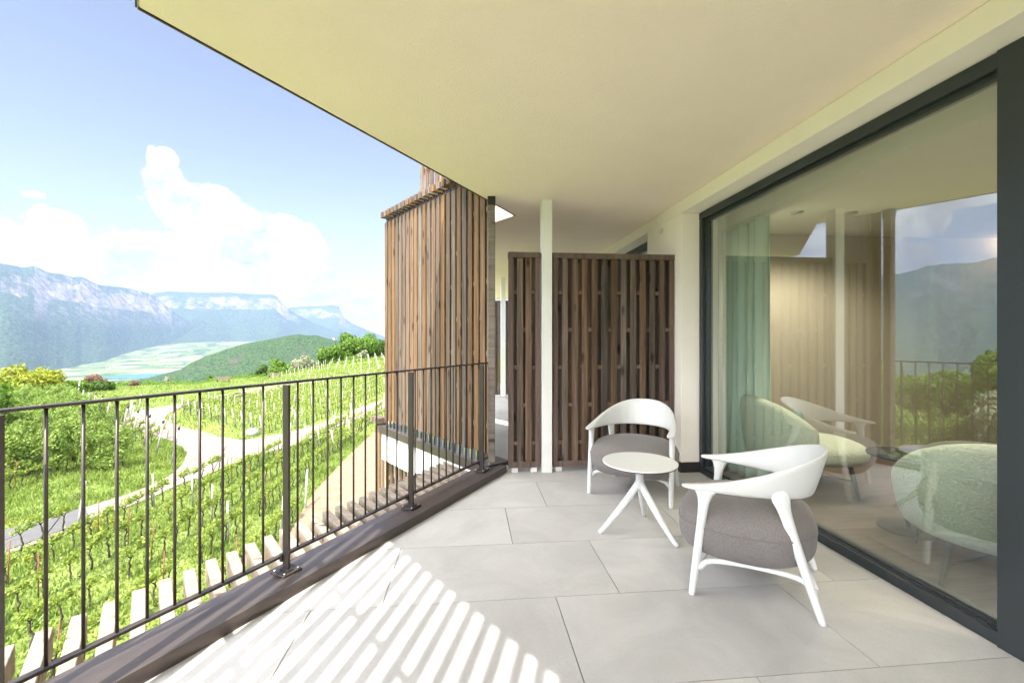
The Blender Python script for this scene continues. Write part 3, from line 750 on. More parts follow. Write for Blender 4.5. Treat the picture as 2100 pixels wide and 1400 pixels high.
# where the kerb line meets the slatted screen of this balcony
tS = (-.42 - (EDGE[0]*M[0]+EDGE[1]*M[1]))/(U[0]*M[0]+U[1]*M[1])
S0 = edge(tS); T0 = (S0[0]-3.2*V[0], S0[1]-3.2*V[1])
XW = 2.25
kb_ = (S0[1]+1.6)/V[1]; bay0 = [(XW,-1.6), (XW,4.346), EDGE, S0, (S0[0]-kb_*V[0],-1.6)]
S1 = (-1.08, 6.42); E1 = (EDGE[0], EDGE[1]+PER)
bay1 = [(XW,4.348), (XW,E1[1]), E1, S1, (EDGE[0]+.01,4.348)]
bay2 = [(XW,E1[1]+.002), (XW,E1[1]+3.5), (-.2,E1[1]+3.5), (EDGE[0],E1[1]+.002)]
fl = MB(); gap = .0022
offs = {-5:.1,-4:.5,-3:.9,-2:.3,-1:-.09,0:.438,1:.774,2:.277,3:.607,4:.05,5:.5,6:.9,7:.3,8:.75,9:.1,10:.55,11:.95,12:.35,13:.8,14:.2,15:.65}
for r_ in range(-5, 19):
    y0 = 1.630+.6015*r_; off = offs.get(r_, .4)
    for c_ in range(-4, 4):
        x0 = off+1.2*c_
        for conv in (bay0, bay1, bay2):
            p = clip([(x0+gap,y0+gap),(x0+1.2-gap,y0+gap),(x0+1.2-gap,y0+.6015-gap),(x0+gap,y0+.6015-gap)], conv)
            q = []
            for a in p:
                if not q or math.hypot(a[0]-q[-1][0], a[1]-q[-1][1]) > 1e-4: q.append(a)
            if len(q) > 2 and math.hypot(q[0][0]-q[-1][0], q[0][1]-q[-1][1]) < 1e-4: q.pop()
            if len(q) > 2: fl.prism(q, -.02, 0)
tag(fl.build('balcony_floor', K['tile']), kind='structure', label='large pale greige porcelain floor tiles with thin dark joints')
b = MB()
for p in (bay0, bay1, bay2): b.prism(p, -.32, -.012)
tag(b.build('floor_slab', K['joint']), kind='structure', label='dark slab under the floor tiles')

# ---------------------------------------------------------------- building
bld = empty('building', (3.5, 4, -7.7)); tag(bld, 'modern plastered building with cream ceiling slab, window facade and sheet metal kerb', 'building')
def P_(o):                                     # parent in place
    o.parent = bld; o.location = (-3.5, -4, 7.7); return o
O0 = (-1.346, 1.954); I0 = (.513, 4.88); L = 3.28
def sh(p, k): return (p[0], p[1]+PER*k)
O1 = (I0[0]+2.3*V[0], I0[1]+2.3*V[1])
ceil = [(2.6,-3.2),(2.6,15.5),sh(O1,1) if False else (-.5,15.5),(I0[0],I0[1]+PER),O1,I0,O0,(I0[0],I0[1]-PER),(I0[0]-.4,-3.2)]
P_(MB().prism(ceil, 2.665, 2.93).build('ceiling_slab', K['ceil'], None, .006))
# brown drip edge along the slab rim
b = MB()
for a, c_ in ((O0, I0), ((I0[0],I0[1]-PER), O0)):
    b = MB()
    d = Vector((c_[0]-a[0], c_[1]-a[1])); l = d.length; d.normalize(); mid = ((a[0]+c_[0])/2, (a[1]+c_[1])/2); e = (-d.y, d.x) if (-d.y) < 0 else (d.y, -d.x)
    b.obox((mid[0]+e[0]*.006, mid[1]+e[1]*.006), (d.x, d.y), l, .008, 2.660, 2.95)
    P_(b.build('drip_edge', K['brown']))
XF = 2.07
wl = MB()
wl.box(XF, 2.45, -3.0, 15.4, 2.54, 2.664)
wl.box(XF, 2.45, 4.18, 5.02, .0, 2.539)
wl.box(XF, 2.45, 9.80, 10.64, .0, 2.539)
wl.box(XF, 2.45, 13.0, 15.4, .0, 2.539)
P_(wl.build('wall', K['wall'], None, .004))
b = MB().box(2.62, 8.5, -4, 15.4, 2.7, 6.2).box(1.2, 8.5, -4, 15.4, -7.8, -.33)
P_(b.build('wall', K['wall']))
for y0 in (4.18, 9.80):
    b = MB().box(XF-.012, XF-.001, y0-.012, y0+.852, 0, .10).box(XF-.001, XW+.0, y0-.012, y0-.001, 0, .10)
    P_(b.build('skirting', K['black'], None, .002))
P_(MB().tube([(XF-.001,4.62,2.47),(XF-.012,4.62,2.47)], .03, 20).build('cover_disc', K['white']))
# kerb with sheet metal top
kb = MB()
def kerb(k):
    t0 = tS-.0; a = edge(t0); a2 = edge(t0, .264); e = edge(0); e2 = edge(.13, .264)
    a, a2, e, e2 = (sh(p, k) for p in (a, a2, e, e2))
    kb.add([(*a,-.3),(*e,-.3),(*e2,-.3),(*a2,-.3),(*a,.066),(*e,.062),(*e2,.048),(*a2,.050)],
           [(0,3,2,1),(4,5,6,7),(0,1,5,4),(1,2,6,5),(2,3,7,6),(3,0,4,7)])
kerb(0); P_(kb.build('kerb', K['brown'], None, .004)); 
# columns
for k in (0, 1):
    P_(MB().box(.707,.807,4.285+PER*k,4.415+PER*k,0,2.664).box(.700,.814,4.28+PER*k,4.42+PER*k,2.655,2.664).build('column', K['white'], None, .012, segs=3))
# beams under the kerb and under the roof edge
def beams(k, n, z0, z1, din, dout, pitch=.125, w=.058, start=.02, jitter=True):
    for i in range(n):
        t = tS+start+i*pitch; c0 = edge(t, din); l = (dout-din)/(V[0]*N[0]+V[1]*N[1])
        jl = l+random.uniform(-.012,.012); mid = (c0[0]+V[0]*jl/2, c0[1]+V[1]*jl/2+PER*k)
        MBo = MB().obox(mid, V, jl, w, z0, z1)
        P_(MBo.build('timber_beam', K['beam'], None, .003, segs=1))
nb = int((0.0-tS)/.125)+1
beams(0, nb, -.20, -.07, .22, .925)
beams(0, nb, 3.115, 3.26, .10, .88)
# parapet, cap and lower screens at the side of the tower
sR, sL = 3.454, 6.03; mT = 2.604
c1 = ms(mT-.02, (3.35+5.93)/2)
P_(MB().obox(ms(mT+.10, (3.5+6.1)/2), V, 6.1-3.5, .30, .035, .072).obox(ms(mT-.052, (3.42+6.1)/2), V, 6.1-3.42, .008, -.03, .072).build('parapet_cap', K['brown'], None, .003))
P_(MB().obox(ms(mT+.12, (3.48+6.06)/2), V, 6.06-3.48, .28, -.40, .034).build('parapet', K['parapet']))
# ---------------------------------------------------------------- window
def window(yn, yf, panel):
    w = empty('window'); P_(w); w.location = (-3.5, -4, 7.7)
    fr = MB()
    fr.box(XW, XW+.10, yn, yf, .001, .055).box(XW+.035, XW+.10, yn, yf, .055, .075)
    fr.box(XW, XW+.10, yn, yf, 2.47, 2.538).box(XW+.03, XW+.10, yn, yf, 2.445, 2.47)
    fr.box(XW+.002, XW+.10, yf-.055, yf-.001, .056, 2.469).box(XW+.032, XW+.098, yf-.085, yf-.056, .076, 2.444)
    if not panel: fr.box(XW-.003, XW+.10, yn-.06, yn-.001, .001, 2.538)
    fr.build('frame', K['anth'], w, .003)
    MB().box(XW+.028, XW+.034, yn, yf-.056, .056, .062).build('seal', K['steel'], w)
    MB().box(XW+.05, XW+.056, yn+.001, yf-.086, .0765, 2.4435).build('pane', K['glass'], w)
    return w
w0 = window(1.69, 4.178, True)
b = MB().box(XW-.012, XW+.12, 1.592, 1.689, .001, 2.538)
b.build('mullion', K['anth'], w0, .003)
b = MB()
for z0, z1 in ((.001, 2.025), (2.030, 2.12), (2.125, 2.538)): b.box(XW-.008, XW+.10, -3.0, 1.586, z0, z1)
b.box(XW+.0, XW+.09, -3.0, 1.591, .002, 2.53)
b.build('side_panel', K['anth'], w0, .002)
window(5.09, 9.79, False); window(10.71, 12.99, False)
# interior shell
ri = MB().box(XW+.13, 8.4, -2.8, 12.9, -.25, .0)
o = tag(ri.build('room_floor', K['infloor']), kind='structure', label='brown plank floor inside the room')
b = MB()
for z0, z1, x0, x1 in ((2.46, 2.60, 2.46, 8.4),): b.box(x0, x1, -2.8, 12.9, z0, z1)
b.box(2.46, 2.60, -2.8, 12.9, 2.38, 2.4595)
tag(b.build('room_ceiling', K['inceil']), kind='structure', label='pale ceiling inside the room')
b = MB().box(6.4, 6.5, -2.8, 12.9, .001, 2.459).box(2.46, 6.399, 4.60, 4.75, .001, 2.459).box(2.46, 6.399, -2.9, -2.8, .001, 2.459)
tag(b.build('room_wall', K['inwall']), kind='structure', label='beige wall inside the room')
for x, y in ((2.97,3.78),(3.48,3.76),(2.97,1.3),(3.48,1.3)):  # the second pair of fittings is added, out of view
    o = MB().tube([(x,y,2.4595),(x,y,2.452)], [.055,.05], 20).build('downlight', K['steel']); P_(o); o.location = (-3.5,-4,7.7)
for x, y in ((2.97,3.78),(3.48,3.76),(2.97,1.3),(3.48,1.3)):  # second pair: added fill lamps, unseen, for the armchair backs and curtain
    l = bpy.data.lights.new('downlight_and_fill_lamp', 'SPOT'); l.energy = 15; l.spot_size = R(150); l.spot_blend = .6; l.shadow_soft_size = .05; l.color = (1,.86,.68)
    q = bpy.data.objects.new('downlight_and_fill_lamp', l); C.objects.link(q); q.location = (x, y, 2.43)
l = bpy.data.lights.new('cove_lamp', 'AREA'); l.energy = 3.5; l.shape = 'RECTANGLE'; l.size = 3.2; l.size_y = .05; l.color = (1,.72,.42)
q = bpy.data.objects.new('cove_lamp', l); C.objects.link(q); q.location = (6.25, 3.0, 2.25); q.rotation_euler = (R(180), 0, R(90))
MB().box(6.15,6.38,1.3,4.59,2.16,2.20).build('cove_shelf', K['inwall'], bld).location = (-3.5,-4,7.7)
# curtain
def curtain(name, x, y0, y1, n, amp, m, label, z1=2.44, tie=0):
    b = MB()
    def fn(u, v):
        z = .02+(z1-.02)*v; sp = 1-.10*math.sin(math.pi*v)*tie
        yy = y0+(y1-y0)*u*sp + .03*tie*math.sin(v*3)
        return (x+amp*math.sin(u*n*2*math.pi+.5*math.sin(v*2.2))*(.65+.35*(1-v)) + .015*math.sin(u*17+v*3), yy+.018*math.sin(u*n*4*math.pi), z)
    b.grid(fn, n*12, 24); o = b.build(name, m); s_ = o.modifiers.new('s', 'SOLIDIFY'); s_.thickness = .004
    return tag(o, label, 'curtain')
curtain('curtain', 2.58, 3.62, 4.27, 5, .055, K['curtain'], 'sage green curtain gathered behind the far end of the window', tie=1)
sheer, nt, bb = mat('sheer voile'); bb.inputs['Base Color'].default_value = (.75,.8,.76,1); bb.inputs['Roughness'].default_value = .9
tr = nd(nt, 'ShaderNodeBsdfTransparent'); mx = nd(nt, 'ShaderNodeMixShader'); mx.inputs[0].default_value = .55
nt.links.new(tr.outputs[0], mx.inputs[1]); nt.links.new(bb.outputs[0], mx.inputs[2]); nt.links.new(mx.outputs[0], nt.nodes['Material Output'].inputs['Surface'])
curtain('sheer_curtain', 2.55, 4.28, 4.56, 6, .02, sheer, 'thin pale sheer curtain beside the window frame')

# ---------------------------------------------------------------- slatted tower screens
def tower(k, s0, s1, zb, zt, label, m0=mT, caps=True, group='slatted timber screens', pitch=.1107, bw=.082, bt=.028, spp=.9, rails=True, back=False):
    off = PER*k; rt = empty('slatted_screen', (*[a+b_ for a, b_ in zip(ms(m0, (s0+s1)/2), (0, off))], zb)); inv = Vector(rt.location)
    def put(b, nm, m, **kw):
        b.v = [(x-inv.x, y-inv.y, z-inv.z) for x, y, z in b.v]; return b.build(nm, m, rt, **kw)
    def pt(m, s): p = ms(m, s); return (p[0], p[1]+off)
    b = MB(); sp = MB(); cp = MB(); dk = MB(); n = int(round((s1-s0)/pitch))
    for i in range(n):
        s = s0+pitch*(i+.5); jt = random.uniform(-.004,.004)
        b.obox(pt(m0+bt/2+jt, s), V, bw+random.uniform(-.004,.003), bt, zb+random.uniform(-.01,.01), zt)
        z = zb+.25+(spp/2 if i % 2 else 0)
        while z < zt-.1:
            sp.obox(pt(m0+bt/2+.012, s+pitch/2), V, pitch-bw+.03, .022, z, z+.05); z += spp
        if caps:
            cp.obox(pt(m0+bt/2-.012, s), (M[0],M[1]), .14, .066, zt+.055, zt+.135)
            dk.obox(pt(m0+bt/2+.03, s), (M[0],M[1]), .06, .05, zt-.02, zt+.055)
    nf_ = len(b.f); b.add(sp.v, sp.f); so_ = put(b, 'slats', K['tower'], bevel=.002, segs=1); so_.data.materials.append(K['beam'])
    for f_ in list(so_.data.polygons)[nf_:]: f_.material_index = 1
    if back:
        bb_ = MB()
        for i in range(n): bb_.obox(pt(m0+bt+.05, s0+pitch*(i+1)), V, .078, .022, zb+.02, zt-.03)
        put(bb_, 'back_slats', K['screen'])
    if caps:
        put(cp, 'cap_blocks', K['tower'], bevel=.003); put(dk, 'brackets', K['black'])
    bk = MB()
    for zz in (zb+.5, (zb+zt)/2, zt-.35): bk.obox(pt(m0+bt+.035, (s0+s1)/2), V, s1-s0, .05, zz, zz+.07)
    if rails: put(bk, 'rails', K['screen'])
    ft = MB()
    for i in range(n): ft.obox(pt(m0+bt/2, s0+pitch*(i+.5)), V, .03, .02, zb-.10, zb-.001)
    put(ft, 'feet', K['steel'])
    tag(rt, label, 'timber screen', group); return rt
tower(0, sR+.02, sL, .165, 2.94, 'tall slatted timber screen in sunlight at the end of the railing', spp=.72, rails=False, back=True)
# beyond: a backing layer keeps the gaps dark; upper storey screen stands farther back
tower(0, 4.72, 5.66, 3.12, 5.4, 'upper storey slatted timber screen just above the tall one', m0=2.98, caps=False, pitch=.14, bw=.07)
tower(0, 3.2, 6.20, -3.2, -.41, 'lower slatted timber screen under the white parapet', m0=mT+.06, caps=False, pitch=.14, bw=.075)
tower(0, 6.12, 6.38, -3.2, .03, 'short dark timber screen corner left of the white parapet', m0=mT+.02, caps=True, pitch=.10, bw=.075)
# this balcony's own screen behind the camera: the sun falls through it
tower(-1, sR+.5, 6.62, .15, 4.3, 'slatted timber screen beside the camera casting the striped sunlight', m0=mT+.10, caps=False, pitch=.123, bw=.060, bt=.02, spp=2.1, rails=False)
o = empty('timber_post', (.215, 4.27, .13)); MB().box(-.032,.032,-.04,.04,0,2.534).build('shaft', K['beam'], o, .003); MB().box(-.036,.036,-.044,.044,2.45,2.533).build('top_plate', K['black'], o)
o.rotation_euler = (0,0,-YAW); tag(o, 'square timber post at the inner end of the railing', 'timber post')

# ---------------------------------------------------------------- privacy screens
def privacy(name, x0, x1, y, z0, z1, nfront, label, seed):
    random.seed(seed); rt = empty(name, ((x0+x1)/2, y, z0)); cx = (x0+x1)/2
    def put(b, nm, m, **kw):
        b.v = [(a-cx, b_-y, c-z0) for a, b_, c in b.v]; return b.build(nm, m, rt, **kw)
    sw = .048
    put(MB().box(x0-.004, x1+.004, y-.05, y+.05, z1-.055, z1), 'top_rail', K['frame'], bevel=.003)
    put(MB().box(x0, x1, y-.045, y+.045, z0, z0+.06), 'bottom_rail', K['frame'], bevel=.003)
    for a in (x0, x1-sw): put(MB().box(a, a+sw, y-.045, y+.045, z0+.0605, z1-.0555), 'stile', K['frame'], bevel=.003)
    b = MB(); bk = MB(); sp = MB(); a, e = x0+sw+.004, x1-sw-.004; pitch = (e-a)/(nfront+.45)
    for i in range(nfront):
        xx = a+pitch*(i+.70); w = .058+random.uniform(-.003,.003)
        b.box(xx-w/2, xx+w/2, y-.042+random.uniform(-.003,.003), y-.014, z0+.061, z1-.056)
    for i in range(nfront+1):
        xx = a+pitch*(i+.22); w = .088; l_ = max(a, xx-w/2); r_ = min(e, xx+w/2)
        bk.box(l_, r_, y+.020, y+.040, z0+.061, z1-.056)
        z = z0+.22+(.37 if i % 2 else 0)
        while z < z1-.2: sp.box(max(a, xx-.036), min(e, xx+.036), y-.034, y+.019, z, z+.038); z += .74
    put(b, 'front_slats', K['screen'], bevel=.002, segs=1); nf_ = len(bk.f); bk.add(sp.v, sp.f); so_ = put(bk, 'back_slats', K['screen']); so_.data.materials.append(K['spacer'])
    for f_ in list(so_.data.polygons)[nf_:]: f_.material_index = 1
    ft = MB()
    for xx in (x0+.06, x1-.06): ft.box(xx-.03, xx+.03, y-.03, y+.03, .0, z0)
    put(ft, 'feet', K['white'])
    tag(rt, label, 'privacy screen'); random.seed(seed+50); return rt
privacy('privacy_screen', .822, 2.062, 4.36, .048, 2.155, 11, 'wide dark timber privacy screen between white column and wall', 11)
privacy('privacy_screen', .385, .694, 4.36, .048, 2.155, 2, 'narrow dark timber privacy screen left of the near white column', 12)
privacy('privacy_screen', .822, 2.062, 4.36+PER, .048, 2.155, 10, 'privacy screen of the neighbouring balcony right of its column', 13)
privacy('privacy_screen', .385, .694, 4.36+PER, .048, 2.155, 2, 'small distant privacy screen of the neighbouring balcony left of its column', 14)

# ---------------------------------------------------------------- railing
def railing(k, label):
    def e(t, d): p = edge(t, d); return (p[0], p[1]+PER*k)
    # find t of the posts from where they stand on the kerb
    t1 = -((EDGE[0]+.975)*U[0]+(EDGE[1]-2.496)*U[1]); step = 1.022
    org = e(t1, .14); rt = empty('railing', (*org, .06))
    def put(b, nm, m, par=rt, **kw):
        o = b.build(nm, m, par, **kw); return o
    def loc(p, z): return (p[0]-org[0], p[1]-org[1], z-.06)
    ta, tb = t1-2.1*step if False else tS+.02, .02+.06
    d0 = .19
    def bar(t0, t1_, d, z0, z1, w):
        a, c_ = e(t0, d), e(t1_, d); mid = ((a[0]+c_[0])/2-org[0], (a[1]+c_[1])/2-org[1])
        return MB().obox(mid, U, t1_-t0, w, z0-.06, z1-.06)
    put(bar(ta, tb, d0, 1.065, 1.077, .034), 'top_rail', K['rail'], bevel=.003)
    put(bar(ta, tb, d0, .128, .142, .030), 'bottom_rail', K['rail'], bevel=.002)
    for j in range(-2, 3):
        t = t1+j*step-(.022 if j == -1 else 0)
        if t < ta or t > tb: continue
        px, py = e(t, .145); c_ = (px-org[0], py-org[1])
        p = put(MB().obox(c_, N, .046, .014, .012, 1.003), 'post', K['rail'], bevel=.002)
        put(MB().obox(c_, U, .11, .11, .0, .011).obox((c_[0],c_[1]), U, .034, .07, .0115, .02), 'base_plate', K['rail'], p, bevel=.002)
        q = MB()
        for a in (-.04,.04):
            for c2 in (-.04,.04):
                x, y = c_[0]+a*U[0]+c2*N[0], c_[1]+a*U[1]+c2*N[1]; q.tube([(x,y,.011),(x,y,.018)], .007, 8)
        put(q, 'bolts', K['steel'], p)
        for zz in (.074,): put(MB().obox((c_[0]+N[0]*.028,c_[1]+N[1]*.028), N, .02, .03, zz-.02, zz+.02), 'bracket', K['rail'], p)
    j = -20
    while True:
        t = t1+j*step/10; j += 1
        if t > tb: break
        if t < ta or (j-1) % 10 == 0: continue
        p = e(t, d0); put(MB().tube([loc(p, .1425), loc(p, 1.0635)], .0061, 8, smooth=True), 'baluster', K['rail'])
    return tag(rt, label, 'railing')
railing(0, 'dark bronze steel balcony railing with thin round balusters')

# ---------------------------------------------------------------- lounge chairs and table
def chair(name, label):
    rt = empty(name)
    a, bdep, y0 = .335, .62, .34
    def plan(s):                      # s in -1..1, arm tip to arm tip round the back
        th = s*math.pi/2; e_ = 2/2.35
        return (a*math.copysign(abs(math.sin(th))**e_, s), y0-bdep*abs(math.cos(th))**e_)
    def fn_profile(s):
        g = max(0, math.cos(math.pi/2*min(1, abs(s))))
        zlo = .546-.022*g**.6; zhi = .562+.195*g**1.25
        return zlo, zhi
    b = MB(); ns, nc = 73, 16
    ring = []
    for i in range(ns):
        s = -1+2*i/(ns-1); s = math.copysign(abs(s)**.92, s); x, y = plan(s)
        x1, y1 = plan(min(1, s+.01)); x2, y2 = plan(max(-1, s-.01)); t = Vector((x1-x2, y1-y2, 0))
        t = t.normalized() if t.length > 1e-6 else Vector((0,1,0)); o_ = Vector((t.y, -t.x, 0))
        if o_.dot(Vector((x, y-.1, 0))) < 0: o_ = -o_
        zlo, zhi = fn_profile(s); k = max(0, 1-abs(s)**1.4); hh = (zhi-zlo)/2
        tipf = min(1, (1-abs(s))/.04+.25)
        wflat = .030*(1-k)*tipf+.004             # the arms are flat and wide
        half = Vector((0,0,hh)) + o_*(.032*k) ; side = o_*(.0065+wflat*.75)
        cen = Vector((x, y, (zlo+zhi)/2))+o_*(-.004)
        row = []
        for j in range(nc):
            th = 2*math.pi*j/nc; ce, se = math.cos(th), math.sin(th)
            ce = math.copysign(abs(ce)**.7, ce); se = math.copysign(abs(se)**.8, se)
            row.append(cen+half*se+side*ce)
        ring.append(row)
    vs = [p for r_ in ring for p in r_]
    fs = [(i*nc+j, i*nc+(j+1)%nc, (i+1)*nc+(j+1)%nc, (i+1)*nc+j) for i in range(ns-1) for j in range(nc)]
    fs += [tuple(range(nc))[::-1], tuple(range((ns-1)*nc, ns*nc))]
    b.add(vs, fs, True); b.build('backrest', K['shell'], rt, sub=1)
    def loft(stations):
        b = MB(); n = 16; vs = []
        for c_, T_, N_, rt_, rn_ in stations:
            for k in range(n):
                th = 2*math.pi*k/n; vs.append(Vector(c_)+T_*(rt_*math.cos(th))+N_*(rn_*math.sin(th)))
        m = len(stations); fs = [(i*n+k, i*n+(k+1)%n, (i+1)*n+(k+1)%n, (i+1)*n+k) for i in range(m-1) for k in range(n)]
        fs += [tuple(range(n))[::-1], tuple(range((m-1)*n, m*n))]
        b.add(vs, fs, True); return b
    for sx in (-1, 1):
        ft = (sx*.332, .288); tp = (sx*.331, .222); st = []
        for z, r1, r2 in ((0,.0145,.0145),(.004,.017,.017),(.09,.0185,.0185),(.2,.0205,.0205),(.35,.0215,.0215),(.44,.023,.0215),(.49,.028,.0225),(.52,.038,.023),(.54,.052,.022),(.552,.060,.018)):
            q = z/.552; st.append(((ft[0]+(tp[0]-ft[0])*q, ft[1]+(tp[1]-ft[1])*q, z), Vector((0,1,0)), Vector((sx,0,0)), r1, r2))
        loft(st).build('leg', K['shell'], rt, sub=1)
        s0 = .53*sx; p0 = Vector(plan(s0)).to_3d(); T_ = (Vector(plan(s0+.03)).to_3d()-Vector(plan(s0-.03)).to_3d()).normalized(); N_ = Vector((T_.y, -T_.x, 0))
        if N_.dot(Vector((p0.x, p0.y-.1, 0))) < 0: N_ = -N_
        ft = Vector((sx*.288, -.270, 0)); tp = p0+N_*.004; st = []
        for z, r1, r2, lean in ((0,.0145,.0145,0),(.004,.0175,.0175,0),(.09,.0195,.019,0),(.2,.022,.0205,0),(.33,.0245,.022,0),(.42,.0275,.0215,0),(.47,.030,.020,0),(.50,.035,.018,0),(.522,.042,.014,0),(.538,.046,.011,.000),(.555,.042,.008,.0),(.572,.030,.004,.0),(.585,.010,.002,.0)):
            q = min(1, z/.53); c_ = ft.lerp(tp, q)+N_*lean; c_.z = z; st.append((c_, T_, N_, r1, r2))
        loft(st).build('leg', K['shell'], rt, sub=1)
    fr = MB()
    FL, BL = (.329,.255,.175), (.270,-.238,.165)
    for sx in (-1, 1):
        p0 = Vector((sx*FL[0], FL[1], FL[2]-.045)); p1 = Vector((sx*BL[0], BL[1], BL[2]-.055))
        pts = []; rd = []
        for i in range(17):
            q = i/16; p = p0.lerp(p1, q); e_ = min(q, 1-q)
            p.z = FL[2]+.016-.045*math.exp(-e_*20) - .010*q; p.x -= sx*.03*math.sin(math.pi*q); pts.append(p); rd.append(.0125+.006*math.exp(-e_*16))
        fr.tube(pts, rd, 12)
    for p0, p1 in ((Vector((-FL[0],FL[1],FL[2])), Vector((FL[0],FL[1],FL[2]))), (Vector((-BL[0],BL[1],BL[2])), Vector((BL[0],BL[1],BL[2])))):
        pts = []; rd = []
        for i in range(17):
            q = i/16; p = p0.lerp(p1, q); e_ = min(q, 1-q); p.z = FL[2]+.016-.045*math.exp(-e_*20); p.y -= math.copysign(.05*math.sin(math.pi*q), p.y); pts.append(p); rd.append(.0125+.006*math.exp(-e_*16))
        fr.tube(pts, rd, 12)
    fr.build('stretcher', K['shell'], rt)
    cu = MB()
    def fn(u, v):
        th = 2*math.pi*u; ph = -math.pi/2+math.pi*v
        c_, s_ = math.cos(th), math.sin(th); e1 = 2/3.4; e2 = 2/3.4
        cp = abs(math.cos(ph))**(2/6); spp = math.copysign(abs(math.sin(ph))**(2/2.9), math.sin(ph))
        x = .352*math.copysign(abs(c_)**e1, c_)*cp; y = .325*math.copysign(abs(s_)**e1, s_)*cp
        if spp < 0: x *= 1-.04*spp*spp; y *= 1-.04*spp*spp
        sh_ = 1-.20*max(0, -s_)
        z = .322+.145*spp*(1 if spp < 0 else .85) + .022*(1-(x/.352)**2-(y/.325)**2)*(spp > 0) + .003*math.sin(th*5+1)*math.cos(ph)
        return (x*sh_, y+.062, z)
    cu.grid(fn, 72, 40, True); co = cu.build('cushion', K['cushion'], rt)
    se = MB(); pts = []
    for i in range(73):
        th = 2*math.pi*i/72; c_, s_ = math.cos(th), math.sin(th); e1 = 2/3.4; k = .998; sh_ = 1-.20*max(0,-s_)
        pts.append((.352*k*math.copysign(abs(c_)**e1, c_)*sh_, .325*k*math.copysign(abs(s_)**e1, s_)+.062, .352+.003*math.sin(th*5+1)))
    se.tube(pts, .0045, 6, cap=False); se.build('seam', K['cushion'], co)
    tag(rt, label, 'lounge chair'); return rt
c1 = chair('lounge_chair', 'white lounge chair with taupe cushion in the foreground seen from behind'); c1.location = (1.567, 2.282, .0); c1.rotation_euler = (0,0,R(53.5))
c2 = copy_tree(c1); c2.location = (1.449, 3.735, .0); c2.rotation_euler = (0,0,R(144.7)); tag(c2, 'white lounge chair with taupe cushion facing the camera before the timber screen', 'lounge chair')
tb = empty('side_table', (1.156, 2.932, 0)); bt = MB()
def disc(r, z0, z1, n=72, bev=.004):
    b = MB(); prof = [(0,z0),(r-bev*1.5,z0),(r-bev*.4,z0+bev*.5),(r,z1-bev*1.2),(r-bev*.3,z1-bev*.3),(r-bev*1.5,z1),(0,z1)]
    b.grid(lambda u, v: (prof[round(v*6)][0]*math.cos(2*math.pi*u), prof[round(v*6)][0]*math.sin(2*math.pi*u), prof[round(v*6)][1]), n, 7, True, smooth=False); return b
disc(.249, .466, .478).build('table_top', K['shell'], tb); disc(.243, .4585, .4655).build('top_underside', K['black'], tb)
MB().tube([(0,0,.458),(0,0,.43),(0,0,.36),(0,0,.31),(0,0,.285)], [.040,.028,.0265,.033,.022], 20).build('stem', K['shell'], tb)
for fx, fy in ((-.286,-.004),(.149,-.249),(.137,.253)):
    pts = []; rd = []
    for i in range(15):
        q = i/14; k = q; r0 = .005+.995*(q**1.12); z = .345*(1-q)**1.05*(1) ; pts.append((fx*r0, fy*r0, max(0.006, z))); rd.append(.024*(1-q)+.0145*q+.004*math.sin(math.pi*q))
    MB().tube(pts, rd, 14, ell=.85).build('leg', K['shell'], tb)
tag(tb, 'small round white table on three splayed legs between the two lounge chairs', 'side table')

# ---------------------------------------------------------------- interior furniture
def armchair(loc, rz, label):
    rt = empty('armchair', loc, rz)
    b = MB()
    def back(u, v):       # thick curved shell: u along the arc, v round the profile
        th = R(-88)+R(176)*u; e_ = abs(2*u-1); top = .80-.24*e_**2.5; bot = .24; hh = (top-bot)/2; zc = (top+bot)/2; tk = .085
        end = min(1, (1-e_)/.07); end = math.sqrt(max(0, 1-(1-end)**2)); a_ = 2*math.pi*v
        cx_ = math.copysign(abs(math.cos(a_))**.75, math.cos(a_)); cz_ = math.copysign(abs(math.sin(a_))**.6, math.sin(a_))
        rr_ = .36+tk*cx_*max(end,.02)+.03*(cz_); zz = zc+hh*cz_*(.75+.25*end)
        return (rr_*1.04*math.sin(th), -rr_*math.cos(th)*.98, zz)
    b.grid(back, 64, 25); b.build('backrest', K['boucle'], rt)
    s = MB()
    def seat(u, v):
        th = 2*math.pi*u; ph = -math.pi/2+math.pi*v; c_, s_ = math.cos(th), math.sin(th)
        cp = abs(math.cos(ph))**.6; sp = math.copysign(abs(math.sin(ph))**.8, math.sin(ph))
        return (.37*math.copysign(abs(c_)**.8, c_)*cp, .10+.42*math.copysign(abs(s_)**.8, s_)*cp, .34+.11*sp)
    s.grid(seat, 48, 24, True); s.build('seat', K['boucle'], rt)
    for x, y in ((-.25,-.22),(.25,-.22),(-.25,.30),(.25,.30)): MB().tube([(x*1.18,y*1.15,0),(x,y,.25)], [.013,.019], 10).build('leg', K['darkmetal'], rt)
    MB().tube([(-.27,-.24,.12),(.27,.32,.14)], .008, 6).tube([(.27,-.24,.12),(-.27,.32,.14)], .008, 6).build('stretcher', K['darkmetal'], rt)
    tag(rt, label, 'armchair'); return rt
armchair((2.90, 3.70, .001), R(-104), 'pale green boucle armchair next to the curtain behind the glass')
armchair((2.87, 2.14, .001), R(-38), 'pale green boucle armchair with its back to the glass nearest the window post')
p = MB(); p.grid(lambda u, v: (.17*math.cos(2*math.pi*u)*math.sin(math.pi*v)**.6, .06*math.sin(2*math.pi*u)*math.sin(math.pi*v)**.6, .14*math.cos(math.pi*v)), 28, 16, True)
o = p.build('cushion', K['pillow']); o.location = (2.74, 3.52, .57); o.rotation_euler = (R(10),0,R(60)); tag(o, 'small dark green cushion on the far armchair', 'cushion')
t = empty('coffee_table', (3.0, 2.78, .001))
